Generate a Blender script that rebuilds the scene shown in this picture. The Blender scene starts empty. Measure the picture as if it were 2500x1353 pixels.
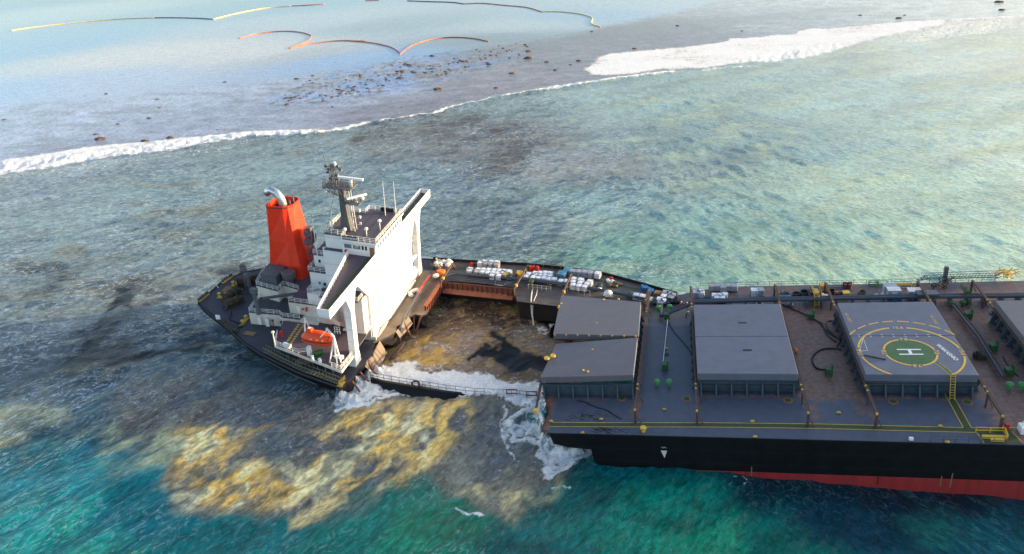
import bpy, math, random, bmesh
import numpy as np
from mathutils import Matrix, Vector
R = math.radians
random.seed(7)
sc = bpy.context.scene
C = sc.collection
# ---------------------------------------------------------------- camera
CAM_H = 85.3
RW = np.array([[0.9982435943550605, -0.05924294328516679, 0.0],
               [-0.02759456071471345, -0.46496834804292164, 0.8848971553447319],
               [-0.052423911987293376, -0.8833429169858934, -0.46578645800710167]])  # camera axes (right, down, ahead) -> world
F_PX, CX, CY = 1777.0, 1250.0, 676.5
cam_d = bpy.data.cameras.new('camera'); cam = bpy.data.objects.new('camera', cam_d); C.objects.link(cam)
m = Matrix.Identity(4)
for i in range(3):
    m[i][0] = RW[i][0]; m[i][1] = -RW[i][1]; m[i][2] = -RW[i][2]
m[2][3] = CAM_H
cam.matrix_world = m
cam_d.sensor_width = 36; cam_d.lens = 36 * F_PX / 2500; cam_d.clip_start = 1; cam_d.clip_end = 60000
sc.camera = cam
# ---------------------------------------------------------------- sky and sun
SUN_EL, SUN_AZ = 6.5, 8.0        # azimuth counted from +X (towards the bow) towards +Y (the reef)
world = bpy.data.worlds.new('World'); sc.world = world; world.use_nodes = True
nt = world.node_tree; bg = nt.nodes['Background']
sky = nt.nodes.new('ShaderNodeTexSky'); sky.sky_type = 'NISHITA'; sky.sun_disc = False
sky.sun_elevation = R(SUN_EL + 8); sky.sun_rotation = R(90 - SUN_AZ); sky.air_density = 1.0; sky.dust_density = 1.5; sky.ozone_density = 1.0
nt.links.new(sky.outputs[0], bg.inputs[0]); bg.inputs[1].default_value = 0.15
sl = bpy.data.lights.new('sun', 'SUN'); so = bpy.data.objects.new('sun', sl); C.objects.link(so)
sl.energy = 5.0; sl.angle = R(0.5); sl.color = (1.0, 0.77, 0.46)
sv = Vector((math.cos(R(SUN_EL)) * math.cos(R(SUN_AZ)), math.cos(R(SUN_EL)) * math.sin(R(SUN_AZ)), math.sin(R(SUN_EL))))
so.rotation_euler = sv.to_track_quat('Z', 'Y').to_euler(); so.location = (300, 60, 200)
sc.view_settings.view_transform = 'Standard'; sc.view_settings.look = 'None'
sc.view_settings.exposure = 1.25; sc.view_settings.gamma = 1; sc.view_settings.use_curve_mapping = False

# ---------------------------------------------------------------- frames and measuring
def mk(o, u, t, n):
    M = Matrix.Identity(4)
    for i in range(3):
        M[i][0] = u[i]; M[i][1] = t[i]; M[i][2] = n[i]; M[i][3] = o[i]
    return M
def ortho(u, t):
    u = np.array(u); u /= np.linalg.norm(u); t = np.array(t); t = t - u * t.dot(u); t /= np.linalg.norm(t)
    return u, t, np.cross(u, t)
FA = mk((-33.96, 113.42, CAM_H - 82.18), *ortho((0.9617, -0.2626, -0.0783), (0.2662, 0.9632, 0.0386)))   # stern section: u fore, v to far side, w up
FB = mk((39.73, 87.06, CAM_H - 76.97), *ortho((0.974, -0.2144, 0.0738), (0.2152, 0.9766, -0.0034)))       # bow section
FM = mk((-19.3, 164.9, 5.0), *ortho((0.905, -0.425, 0.0), (0.425, 0.905, 0)))                              # sagging strip between
FW = Matrix.Identity(4)
def spot(F, px, py, val=0.0, ax=2):
    """local point of frame F seen at a place of the photograph, on the plane where local axis ax equals val"""
    r = Vector(RW @ np.array([px - CX, py - CY, F_PX]))
    Fi = F.inverted(); o = Fi @ Vector((0, 0, CAM_H)); d = Fi.to_3x3() @ r
    return o + d * ((val - o[ax]) / d[ax])
def spots(F, pts, val=0.0, ax=2): return [spot(F, x, y, val, ax) for x, y in pts]

# ---------------------------------------------------------------- materials
def lin(c): return tuple((v / 12.92 if v <= 0.04045 else ((v + 0.055) / 1.055) ** 2.4) for v in [x / 255 for x in c])
MATS = {}
def mat(name, col, rough=0.6, metal=0.0, var=0.12, scale=1.0, rust=0.0, rustcol=(0.16, 0.06, 0.03), bump=0.0, streak=False, attr=None, rscale=None, spec=0.4):
    m = bpy.data.materials.new(name); m.use_nodes = True; nt = m.node_tree; N = nt.nodes; L = nt.links
    b = N['Principled BSDF']; b.inputs['Roughness'].default_value = rough; b.inputs['Metallic'].default_value = metal
    b.inputs['Specular IOR Level'].default_value = spec
    tc = N.new('ShaderNodeTexCoord'); mp = N.new('ShaderNodeMapping'); L.new(tc.outputs['Object'], mp.inputs[0])
    if streak: mp.inputs['Scale'].default_value = (1, 1, 0.12)
    n1 = N.new('ShaderNodeTexNoise'); n1.inputs['Scale'].default_value = scale; n1.inputs['Detail'].default_value = 8; n1.inputs['Roughness'].default_value = 0.65
    L.new(mp.outputs[0], n1.inputs['Vector'])
    rmp = N.new('ShaderNodeMapRange'); rmp.inputs[1].default_value = 0.3; rmp.inputs[2].default_value = 0.7
    rmp.inputs[3].default_value = 1 - var; rmp.inputs[4].default_value = 1 + var
    L.new(n1.outputs['Fac'], rmp.inputs[0])
    mul = N.new('ShaderNodeVectorMath'); mul.operation = 'SCALE'; mul.inputs[0].default_value = col; L.new(rmp.outputs[0], mul.inputs['Scale'])
    out = mul.outputs[0]
    if rust > 0 or attr:
        n2 = N.new('ShaderNodeTexNoise'); n2.inputs['Scale'].default_value = rscale or scale * 0.7; n2.inputs['Detail'].default_value = 10; n2.inputs['Roughness'].default_value = 0.72
        L.new(mp.outputs[0], n2.inputs['Vector'])
        mr = N.new('ShaderNodeMapRange'); mr.interpolation_type = 'SMOOTHSTEP'
        if attr:
            a = N.new('ShaderNodeAttribute'); a.attribute_name = attr
            add = N.new('ShaderNodeMath'); add.operation = 'ADD'; L.new(n2.outputs['Fac'], add.inputs[0]); L.new(a.outputs['Fac'], add.inputs[1])
            L.new(add.outputs[0], mr.inputs[0]); mr.inputs[1].default_value = 0.64; mr.inputs[2].default_value = 0.90
        else:
            L.new(n2.outputs['Fac'], mr.inputs[0]); mr.inputs[1].default_value = 0.68 - rust * 0.3; mr.inputs[2].default_value = 0.78 - rust * 0.3
        mx = N.new('ShaderNodeMix'); mx.data_type = 'RGBA'; L.new(mr.outputs[0], mx.inputs[0]); L.new(out, mx.inputs[6])
        n3 = N.new('ShaderNodeTexNoise'); n3.inputs['Scale'].default_value = 1.2; n3.inputs['Detail'].default_value = 12; n3.inputs['Roughness'].default_value = 0.75; L.new(mp.outputs[0], n3.inputs['Vector'])
        m3 = N.new('ShaderNodeMapRange'); m3.inputs[1].default_value = 0.35; m3.inputs[2].default_value = 0.65; m3.inputs[3].default_value = 0.55; m3.inputs[4].default_value = 1.5; L.new(n3.outputs['Fac'], m3.inputs[0])
        rc = N.new('ShaderNodeVectorMath'); rc.operation = 'SCALE'; rc.inputs[0].default_value = rustcol; L.new(m3.outputs[0], rc.inputs['Scale'])
        L.new(rc.outputs[0], mx.inputs[7]); out = mx.outputs[2]
    if name.startswith('cover') or name == 'hull_black' or name == 'white_paint':
        wv = N.new('ShaderNodeTexWave'); wv.wave_type = 'BANDS'; wv.bands_direction = 'Y' if name[0] == 'c' else 'Z'; wv.inputs['Scale'].default_value = {'c': .42, 'h': .12, 'w': .11}[name[0]]; wv.inputs['Distortion'].default_value = 0.15; L.new(tc.outputs['Object'], wv.inputs['Vector'])
        wr = N.new('ShaderNodeMapRange'); wr.inputs[1].default_value = 0.0; wr.inputs[2].default_value = 0.08 if name[0] != 'c' else .9; wr.inputs[3].default_value = {'c': .93, 'h': 1.6, 'w': .86}[name[0]]; wr.inputs[4].default_value = 1.0 if name[0] != 'c' else 1.04; L.new(wv.outputs['Fac'], wr.inputs[0])
        wm = N.new('ShaderNodeVectorMath'); wm.operation = 'SCALE'; L.new(out, wm.inputs[0]); L.new(wr.outputs[0], wm.inputs['Scale']); out = wm.outputs[0]
    L.new(out, b.inputs['Base Color'])
    if bump > 0:
        bp = N.new('ShaderNodeBump'); bp.inputs['Strength'].default_value = bump; bp.inputs['Distance'].default_value = 0.1
        L.new(n1.outputs['Fac'], bp.inputs['Height']); L.new(bp.outputs[0], b.inputs['Normal'])
    MATS[name] = m; return m
mat('deck_paint', (0.066, 0.076, 0.108), 0.5, var=0.14, scale=0.7, attr='rust', rscale=0.55, rustcol=(0.175, 0.092, 0.066))
mat('stern_deck_paint', (0.045, 0.043, 0.055), 0.6, var=0.2, scale=0.6, rust=0.12, rustcol=(0.10, 0.06, 0.045))
mat('purple_deck', (0.085, 0.068, 0.085), 0.6, var=0.12, scale=0.8, rust=0.05)
mat('strip_deck', (0.11, 0.088, 0.080), 0.65, var=0.25, scale=0.5, rust=0.35, rustcol=(0.075, 0.035, 0.022))
mat('torn_deck', (0.17, 0.125, 0.09), 0.7, var=0.2, scale=0.6, rust=0.2, rustcol=(0.10, 0.05, 0.03), bump=0.3)
mat('cover_paint', (0.118, 0.128, 0.172), 0.5, var=0.12, scale=0.45, rust=0.03, bump=0.0)
mat('cover_paint_warm', (0.135, 0.126, 0.140), 0.5, var=0.08, scale=0.5, rust=0.05)
mat('coaming_paint', (0.050, 0.075, 0.095), 0.55, var=0.2, scale=1.2, rust=0.25, rustcol=(0.05, 0.03, 0.02))
mat('hull_black', (0.0045, 0.005, 0.0065), 0.5, spec=0.22, var=0.5, scale=0.5, rust=0.12, rustcol=(0.022, 0.022, 0.024))
mat('hull_red', (0.27, 0.022, 0.022), 0.55, var=0.25, scale=0.8, rust=0.1, rustcol=(0.05, 0.015, 0.012), streak=True)
mat('dark_inside', (0.012, 0.009, 0.008), 0.7, var=0.5, scale=0.8, rust=0.3, rustcol=(0.04, 0.02, 0.012), bump=0.5)
mat('rust_steel', (0.135, 0.045, 0.030), 0.7, var=0.3, scale=1.2, rust=0.35, rustcol=(0.09, 0.028, 0.015), bump=0.3)
mat('rust_bright', (0.26, 0.080, 0.042), 0.7, var=0.25, scale=1.0, rust=0.3, rustcol=(0.22, 0.06, 0.03))
mat('rust_rail', (0.085, 0.045, 0.035), 0.65, var=0.4, scale=2.0, rust=0.4, rustcol=(0.10, 0.035, 0.02))
mat('white_paint', (0.78, 0.77, 0.75), 0.45, var=0.04, scale=0.8, rust=0.02, rustcol=(0.35, 0.22, 0.12))
mat('white_dirty', (0.62, 0.58, 0.50), 0.55, var=0.12, scale=0.9, rust=0.22, rustcol=(0.22, 0.14, 0.08), streak=True)
mat('white_rail', (0.75, 0.74, 0.70), 0.5, var=0.08, scale=2)
mat('funnel_red', (0.80, 0.036, 0.006), 0.45, var=0.14, scale=0.35, rust=0.04, rustcol=(0.4, 0.05, 0.02))
mat('boat_orange', (0.82, 0.075, 0.008), 0.35, var=0.08, scale=1.2)
mat('steel_silver', (0.62, 0.62, 0.62), 0.28, metal=0.9, var=0.15, scale=1.5)
mat('grey_steel', (0.10, 0.11, 0.125), 0.5, var=0.2, scale=1.5, rust=0.1)
mat('pipe_grey', (0.055, 0.065, 0.085), 0.45, var=0.2, scale=1.2, rust=0.08)
mat('mast_grey', (0.10, 0.095, 0.10), 0.55, var=0.25, scale=1.5, rust=0.1)
mat('ladder_green', (0.13, 0.14, 0.09), 0.6, var=0.2, scale=2)
mat('black_rubber', (0.012, 0.012, 0.013), 0.5, var=0.3, scale=3)
mat('green_walk', (0.045, 0.062, 0.020), 0.65, var=0.2, scale=0.8, rust=0.12, rustcol=(0.05, 0.03, 0.015))
mat('pad_green', (0.055, 0.125, 0.048), 0.6, var=0.25, scale=1.6, rust=0.18, rustcol=(0.05, 0.075, 0.05))
mat('yellow_paint', (0.72, 0.42, 0.04), 0.5, var=0.15, scale=1.5, rust=0.05)
mat('yellow_line', (0.52, 0.33, 0.06), 0.55, var=0.25, scale=1.5, rust=0.1)
mat('orange_stencil', (0.60, 0.30, 0.08), 0.6, var=0.25, scale=3)
mat('white_stencil', (0.75, 0.76, 0.78), 0.6, var=0.1, scale=3)
mat('green_gear', (0.03, 0.10, 0.03), 0.5, var=0.3, scale=3)
mat('green_bright', (0.05, 0.25, 0.07), 0.5, var=0.2, scale=3)
mat('tank_white', (0.74, 0.76, 0.80), 0.4, var=0.12, scale=2.5)
mat('tank_grey', (0.33, 0.36, 0.42), 0.45, var=0.12, scale=2.5)
mat('tank_pink', (0.45, 0.36, 0.36), 0.45, var=0.12, scale=2.5)
mat('cage_wire', (0.32, 0.33, 0.36), 0.4, metal=0.6, var=0.2, scale=4)
mat('pallet', (0.10, 0.09, 0.09), 0.7, var=0.3, scale=4)
mat('blue_plastic', (0.02, 0.16, 0.42), 0.4, var=0.15, scale=3)
mat('teal_plastic', (0.03, 0.22, 0.36), 0.4, var=0.15, scale=3)
mat('red_plastic', (0.55, 0.03, 0.02), 0.4, var=0.15, scale=3)
mat('yellow_plastic', (0.70, 0.42, 0.03), 0.4, var=0.15, scale=3)
mat('orange_plastic', (0.75, 0.18, 0.02), 0.4, var=0.15, scale=3)
mat('dark_bag', (0.025, 0.027, 0.030), 0.45, var=0.3, scale=4, bump=0.4)
mat('green_bag', (0.04, 0.10, 0.075), 0.5, var=0.3, scale=4, bump=0.4)
mat('white_bag', (0.68, 0.66, 0.62), 0.55, var=0.12, scale=4, bump=0.5)
mat('wood', (0.25, 0.13, 0.06), 0.7, var=0.25, scale=4)
mat('rope', (0.12, 0.09, 0.045), 0.8, var=0.5, scale=6, bump=0.6)
mat('net_dark', (0.05, 0.04, 0.03), 0.8, var=0.6, scale=6, bump=0.6)
mat('glass', (0.10, 0.16, 0.20), 0.12, var=0.2, scale=2, spec=0.8)
mat('dark_opening', (0.015, 0.014, 0.014), 0.6, var=0.3, scale=2)
mat('drum_brown', (0.13, 0.04, 0.03), 0.5, var=0.3, scale=3)
mat('suit_red', (0.60, 0.03, 0.02), 0.6, var=0.1, scale=6)
mat('skin', (0.30, 0.16, 0.10), 0.6, var=0.1, scale=6)
mat('suit_green', (0.45, 0.50, 0.05), 0.6, var=0.1, scale=6)
mat('boom_orange', (0.50, 0.17, 0.07), 0.5, var=0.3, scale=0.2, rust=0.18, rustcol=(0.06, 0.03, 0.02), rscale=0.05)
mat('boom_yellow', (0.85, 0.60, 0.22), 0.5, var=0.2, scale=0.2)
mat('boom_dark', (0.10, 0.06, 0.05), 0.6, var=0.4, scale=0.3)
mat('coral', (0.13, 0.075, 0.035), 0.8, var=0.5, scale=1.5, bump=0.8)

# ---------------------------------------------------------------- mesh building
class MB:
    def __init__(s): s.v = []; s.f = []
    def add(s, vs, fs):
        o = len(s.v); s.v += [tuple(x) for x in vs]; s.f += [tuple(i + o for i in f) for f in fs]; return s
    def box(s, a, b):
        x0, y0, z0 = a; x1, y1, z1 = b
        return s.add([(x0, y0, z0), (x1, y0, z0), (x1, y1, z0), (x0, y1, z0), (x0, y0, z1), (x1, y0, z1), (x1, y1, z1), (x0, y1, z1)],
                     [(0, 3, 2, 1), (4, 5, 6, 7), (0, 1, 5, 4), (1, 2, 6, 5), (2, 3, 7, 6), (3, 0, 4, 7)])
    def beam(s, p, q, w=0.1, h=None, up=(0, 0, 1)):
        h = h or w; p = Vector(p); q = Vector(q); d = (q - p)
        if d.length < 1e-6: return s
        d.normalize(); up = Vector(up)
        if abs(d.dot(up)) > 0.98: up = Vector((0, 1, 0))
        x = d.cross(up).normalized() * w / 2; y = x.cross(d).normalized() * h / 2
        vs = [p - x - y, p + x - y, p + x + y, p - x + y, q - x - y, q + x - y, q + x + y, q - x + y]
        return s.add(vs, [(0, 1, 2, 3), (7, 6, 5, 4), (0, 4, 5, 1), (1, 5, 6, 2), (2, 6, 7, 3), (3, 7, 4, 0)])
    def loft(s, rings, cap=True, close=True):
        n = len(rings[0]); o = len(s.v)
        for r in rings: s.v += [tuple(x) for x in r]
        for k in range(len(rings) - 1):
            for i in range(n if close else n - 1):
                j = (i + 1) % n; s.f.append((o + k * n + i, o + k * n + j, o + (k + 1) * n + j, o + (k + 1) * n + i))
        if cap:
            s.f.append(tuple(o + i for i in reversed(range(n)))); s.f.append(tuple(o + (len(rings) - 1) * n + i for i in range(n)))
        return s
    def tube(s, pts, r, n=8, cap=True):
        pts = [Vector(p) for p in pts]; rs = r if isinstance(r, (list, tuple)) else [r] * len(pts); rings = []
        for i, p in enumerate(pts):
            d = (pts[min(i + 1, len(pts) - 1)] - pts[max(i - 1, 0)]).normalized()
            a = Vector((0, 0, 1)) if abs(d.z) < 0.9 else Vector((1, 0, 0))
            x = d.cross(a).normalized(); y = d.cross(x)
            rings.append([p + (x * math.cos(t) + y * math.sin(t)) * rs[i] for t in [2 * math.pi * k / n for k in range(n)]])
        return s.loft(rings, cap)
    def prism(s, poly, z0, z1):
        return s.loft([[(p[0], p[1], z0) for p in poly], [(p[0], p[1], z1) for p in poly]])
    def prism_v(s, poly, y0, y1):   # polygon given in (u, w), extruded along v
        return s.loft([[(p[0], y0, p[1]) for p in poly], [(p[0], y1, p[1]) for p in poly]])
    def prism_u(s, poly, x0, x1):   # polygon in (v, w), extruded along u
        return s.loft([[(x0, p[0], p[1]) for p in poly], [(x1, p[0], p[1]) for p in poly]])
    def rail(s, pts, h=1.1, gap=1.5, t=0.07, bars=3):
        pts = [Vector(p) for p in pts]
        for a, b in zip(pts[:-1], pts[1:]):
            n = max(1, round((b - a).length / gap))
            for k in range(n + 1):
                p = a.lerp(b, k / n); s.beam(p, p + Vector((0, 0, h)), t)
            for k in range(bars):
                z = Vector((0, 0, h * (k + 1) / bars)); s.beam(a + z, b + z, t * 0.9)
        return s
    def blob(s, c, r, n=10, m=7, jit=0.12, seed=1):
        rn = random.Random(seed); rings = []
        for i in range(1, m):
            th = math.pi * i / m
            rings.append([(c[0] + r[0] * math.sin(th) * math.cos(a) * (1 + rn.uniform(-jit, jit)), c[1] + r[1] * math.sin(th) * math.sin(a) * (1 + rn.uniform(-jit, jit)),
                           c[2] - r[2] * math.cos(th) * (1 + rn.uniform(-jit, jit))) for a in [2 * math.pi * k / n for k in range(n)]])
        return s.loft(rings)
    def build(s, name, m, parent=None, smooth=False, bevel=0):
        me = bpy.data.meshes.new(name); me.from_pydata(s.v, [], s.f); me.update()
        bm = bmesh.new(); bm.from_mesh(me); bmesh.ops.recalc_face_normals(bm, faces=bm.faces); bm.to_mesh(me); bm.free()
        me.materials.append(MATS[m] if isinstance(m, str) else m)
        if smooth:
            for p in me.polygons: p.use_smooth = True
        o = bpy.data.objects.new(name, me); C.objects.link(o)
        if bevel:
            bv = o.modifiers.new('bevel', 'BEVEL'); bv.width = bevel; bv.segments = 2; bv.limit_method = 'ANGLE'
        if parent: o.parent = parent
        return o
def tag(o, label, cat, group=None):
    o['label'] = label; o['category'] = cat
    if group: o['group'] = group
    return o
def thing(name, label, cat, M=None, group=None):
    o = bpy.data.objects.new(name, None); C.objects.link(o); o.empty_display_size = 0.5
    if M is not None: o.matrix_world = M
    return tag(o, label, cat, group)
def pose(F, p, rz=0.0, rx=0.0): return F @ Matrix.Translation(Vector(p)) @ Matrix.Rotation(rz, 4, 'Z') @ Matrix.Rotation(rx, 4, 'X')
def copy_thing(src, M, label=None, group=None):
    c = src.copy(); C.objects.link(c); c.matrix_world = M
    if label: c['label'] = label
    if group: c['group'] = group
    for ch in src.children:
        d = ch.copy(); C.objects.link(d); d.parent = c
        for g in ch.children:
            e = g.copy(); C.objects.link(e); e.parent = d
    return c
def text(body, size, m, parent, M, name='lettering', depth=0.01, bold=0.0):
    cu = bpy.data.curves.new('t', 'FONT'); cu.body = body; cu.size = size; cu.align_x = 'CENTER'; cu.align_y = 'CENTER'; cu.extrude = depth; cu.offset = bold
    t = bpy.data.objects.new('t', cu); C.objects.link(t); bpy.context.view_layer.update()
    me = bpy.data.meshes.new_from_object(t.evaluated_get(bpy.context.evaluated_depsgraph_get()))
    bpy.data.objects.remove(t); me.name = name; me.materials.clear(); me.materials.append(MATS[m])
    o = bpy.data.objects.new(name, me); C.objects.link(o); o.parent = parent; o.matrix_local = M
    return o

# ================================================================ THE SEA
def hsh(ix, iy, seed):
    n = (ix.astype(np.int64) * 374761393 + iy.astype(np.int64) * 668265263 + seed * 1274126177) & 0xffffffff
    n = ((n ^ (n >> 13)) * 1274126177) & 0xffffffff
    return ((n ^ (n >> 16)) & 0xffffff) / float(0xffffff)
def vnoise(x, y, seed=0):
    ix = np.floor(x); iy = np.floor(y); fx = x - ix; fy = y - iy
    fx = fx * fx * (3 - 2 * fx); fy = fy * fy * (3 - 2 * fy)
    a = hsh(ix, iy, seed); b = hsh(ix + 1, iy, seed); c = hsh(ix, iy + 1, seed); d = hsh(ix + 1, iy + 1, seed)
    return (a * (1 - fx) + b * fx) * (1 - fy) + (c * (1 - fx) + d * fx) * fy
def fbm(x, y, s, octv=4, seed=0, gain=0.5):
    r = 0; a = 1; t = 0
    for k in range(octv):
        r = r + a * vnoise(x / s + 17.3 * k, y / s - 9.1 * k, seed + k * 13); t += a; a *= gain; s *= 0.5
    return r / t
def sstep(a, b, x): t = np.clip((x - a) / (b - a), 0, 1); return t * t * (3 - 2 * t)
def sea_xy(pts): return np.array([tuple(spot(FW, x, y, 0.0))[:2] for x, y in pts])
def seg_dist(x, y, P, closed=False):
    d = np.full(x.shape, 1e9); n = len(P)
    for i in range(n if closed else n - 1):
        a = P[i]; b = P[(i + 1) % n]; e = b - a; L = max(e.dot(e), 1e-9)
        t = np.clip(((x - a[0]) * e[0] + (y - a[1]) * e[1]) / L, 0, 1)
        d = np.minimum(d, np.hypot(x - a[0] - t * e[0], y - a[1] - t * e[1]))
    return d
def poly_sd(x, y, P):          # negative inside, metres
    ins = np.zeros(x.shape, bool); n = len(P)
    for i in range(n):
        a = P[i]; b = P[(i + 1) % n]
        c = ((a[1] > y) != (b[1] > y)) & (x < (b[0] - a[0]) * (y - a[1]) / ((b[1] - a[1]) if b[1] != a[1] else 1e-9) + a[0])
        ins ^= c
    d = seg_dist(x, y, P, True); return np.where(ins, -d, d)

els = np.radians(np.concatenate([np.linspace(56, 5.6, 600), np.geomspace(5.5, 0.12, 46)]))
rr = np.concatenate([[4, 20, 40], CAM_H / np.tan(els)])
az = np.radians(np.concatenate([np.linspace(-43, 43, 900), np.linspace(47, 313, 44)]))
RR, AZ = np.meshgrid(rr, az, indexing='ij'); X = RR * np.sin(AZ); Y = RR * np.cos(AZ); X = X.ravel(); Y = Y.ravel()
nr, na = len(rr), len(az)
# warped coordinates for ragged outlines
wx = X + (fbm(X, Y, 9, 4, 1) - 0.5) * 10; wy = Y + (fbm(X, Y, 9, 4, 2) - 0.5) * 10
wx2 = X + (fbm(X, Y, 3, 4, 3) - 0.5) * 4.5; wy2 = Y + (fbm(X, Y, 3, 4, 4) - 0.5) * 4.5
# --- reef line
SURF = sea_xy([(-400, 450), (-100, 412), (0, 402), (200, 380), (400, 350), (600, 331), (770, 322), (900, 300), (1000, 288), (1100, 262), (1200, 238), (1300, 222), (1420, 205), (1500, 192), (1600, 178), (1700, 172), (1800, 150), (1950, 120), (2100, 100), (2300, 62), (2500, 40), (2800, 10)])
def side_of(P, x, y):           # >0 on the reef side of the polyline
    return y - np.interp(x, P[:, 0], P[:, 1])
SD = side_of(SURF, X, Y)
LAG = sea_xy([(-400, 300), (0, 262), (300, 235), (600, 205), (800, 178), (900, 160), (1100, 130), (1200, 112), (1350, 92), (1500, 62), (1650, 30), (1750, 5)])
LAG = np.vstack([LAG, [1500, LAG[-1][1] + 500]])
LD = side_of(LAG, X, Y)
reef = sstep(-4, 4, SD + (wx2 - X) * 1.5); lagoon = sstep(-14, 14, LD + (wx - X) * 1.5)
# --- colours of the water, with cloud reflection put into the lagoon (control points spread on the water)
CP = [((50, 700), (104, 122, 124)), ((-150, 500), (125, 145, 150)), ((50, 450), (125, 145, 150)), ((300, 550), (112, 140, 144)), ((500, 450), (110, 140, 142)), ((250, 850), (84, 90, 94)), ((100, 950), (78, 102, 108)), ((350, 970), (70, 100, 108)),
      ((600, 980), (80, 94, 98)), ((50, 1150), (6, 98, 112)), ((100, 1300), (4, 108, 112)), ((300, 1250), (2, 88, 96)), ((600, 1330), (0, 92, 92)), ((850, 1320), (0, 96, 88)), ((1050, 1310), (14, 118, 92)),
      ((1250, 1330), (0, 82, 82)), ((1450, 1190), (0, 88, 88)), ((1600, 1240), (0, 112, 94)), ((1750, 1330), (34, 145, 110)), ((1900, 1340), (10, 110, 95)), ((2050, 1290), (0, 52, 68)), ((2300, 1250), (0, 40, 56)), ((2450, 1330), (0, 72, 80)),
      ((1900, 1210), (0, 46, 56)), ((1500, 1130), (4, 92, 100)), ((2700, 1300), (0, 50, 64)), ((-100, 1300), (4, 100, 112)), ((650, 560), (108, 134, 132)), ((400, 700), (112, 126, 124)),
      ((1000, 450), (105, 135, 142)), ((1300, 550), (105, 130, 132)), ((1100, 600), (96, 126, 128)), ((1500, 500), (110, 150, 150)), ((1800, 550), (112, 165, 150)), ((2100, 450), (142, 176, 156)), ((2400, 300), (150, 180, 165)),
      ((2400, 600), (150, 190, 165)), ((1700, 350), (96, 132, 136)), ((1200, 350), (108, 112, 112)), ((1400, 400), (124, 132, 134)), ((2000, 650), (140, 182, 152)), ((2450, 140), (158, 175, 165)), ((2150, 260), (140, 172, 165)), ((1900, 350), (112, 150, 148)),
      ((2700, 400), (170, 195, 175)), ((1550, 620), (96, 158, 142)), ((1750, 250), (125, 158, 152))]
CP2 = [((300, 250), (168, 176, 196)), ((0, 300), (168, 184, 204)), ((500, 300), (152, 158, 178)), ((900, 230), (150, 156, 178)), ((1200, 200), (132, 122, 128)), ((1600, 80), (112, 102, 110)), ((1500, 140), (122, 112, 118)), ((2000, 60), (150, 150, 156)), ((2350, 30), (170, 170, 170)), ((1050, 250), (122, 114, 122)), ((2700, 0), (170, 170, 170))]
CP3 = [((400, 130), (206, 202, 196)), ((620, 130), (204, 200, 194)), ((700, 60), (172, 184, 192)), ((30, 20), (86, 150, 186)), ((200, 20), (165, 190, 200)), ((600, 20), (125, 165, 186)), ((30, 120), (130, 172, 200)), ((250, 200), (175, 186, 205)), ((1000, 60), (140, 158, 164)), ((1250, 60), (172, 180, 178)), ((1000, 140), (122, 155, 195)), ((850, 140), (140, 165, 198)), ((1400, 40), (140, 165, 185)), ((1650, 10), (160, 175, 182)), ((0, 230), (160, 186, 212)), ((1180, 100), (120, 132, 135)), ((760, 130), (170, 170, 170))]  # cream points paint the reflected clouds into the lagoon colour
def field(cps, sharp=2.0):
    P = sea_xy([c[0] for c in cps]); pl = np.log(np.hypot(P[:, 0], P[:, 1])); pa = np.arctan2(P[:, 0], P[:, 1])
    gl = np.log(np.hypot(wx, wy)); ga = np.arctan2(wx, wy); out = np.zeros((len(X), 3)); W = np.zeros(len(X))
    for (l, a, c) in zip(pl, pa, [np.array(lin(c[1])) for c in cps]):
        w_ = 1 / (((gl - l) * 1.6) ** 2 + (ga - a) ** 2 + 0.002) ** sharp; out += w_[:, None] * c; W += w_
    return out / W[:, None]
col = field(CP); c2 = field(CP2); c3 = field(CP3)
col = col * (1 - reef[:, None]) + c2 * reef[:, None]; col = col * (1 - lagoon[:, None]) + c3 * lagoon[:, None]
# light and dark drifts
def rot(a): c, s_ = math.cos(a), math.sin(a); return X * c + Y * s_, -X * s_ + Y * c
a1, b1 = rot(R(24)); drift = fbm(a1, b1 * 2.6, 34, 5, 21); a2, b2 = rot(R(-14)); d2 = fbm(a2, b2 * 2.2, 9, 4, 31)
open_sea = (1 - reef)
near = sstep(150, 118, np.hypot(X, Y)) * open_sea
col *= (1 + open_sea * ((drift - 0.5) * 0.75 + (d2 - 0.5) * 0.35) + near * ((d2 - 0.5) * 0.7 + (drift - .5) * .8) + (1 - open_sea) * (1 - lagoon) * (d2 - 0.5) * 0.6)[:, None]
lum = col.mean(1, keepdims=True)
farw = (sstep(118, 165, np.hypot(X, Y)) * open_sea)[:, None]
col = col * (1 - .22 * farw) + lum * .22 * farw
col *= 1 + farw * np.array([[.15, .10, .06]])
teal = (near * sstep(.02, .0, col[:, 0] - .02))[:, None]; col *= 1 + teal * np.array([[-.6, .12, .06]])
def mixin(c, fac): 
    global col
    col = col * (1 - fac[:, None]) + np.array(lin(c))[None] * fac[:, None]
# milky sediment clouds drifting on the seaward side
cloud = sstep(0.54, 0.76, fbm(a1, b1 * 1.5, 13, 5, 41)); right = sstep(-10, 60, X) * open_sea
mixin((176, 190, 150), cloud * right * sstep(120, 150, Y) * 0.5)
left = sstep(-20, -60, X) * open_sea
mixin((125, 115, 85), sstep(0.56, 0.8, fbm(X, Y * 1.8, 16, 5, 43)) * left * sstep(105, 130, Y) * 0.6)
mixin((60, 165, 130), sstep(0.55, 0.8, fbm(X, Y, 15, 5, 45)) * near * 0.35)
a3, b3 = rot(R(52))
gold = lambda k, s=5, lo=0.50, hi=0.66: sstep(lo, hi, fbm((a3 + (wx - X) * .8) / 1.7, b3 + (wy - Y) * .8, s * .8, 4, k, 0.48))
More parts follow.
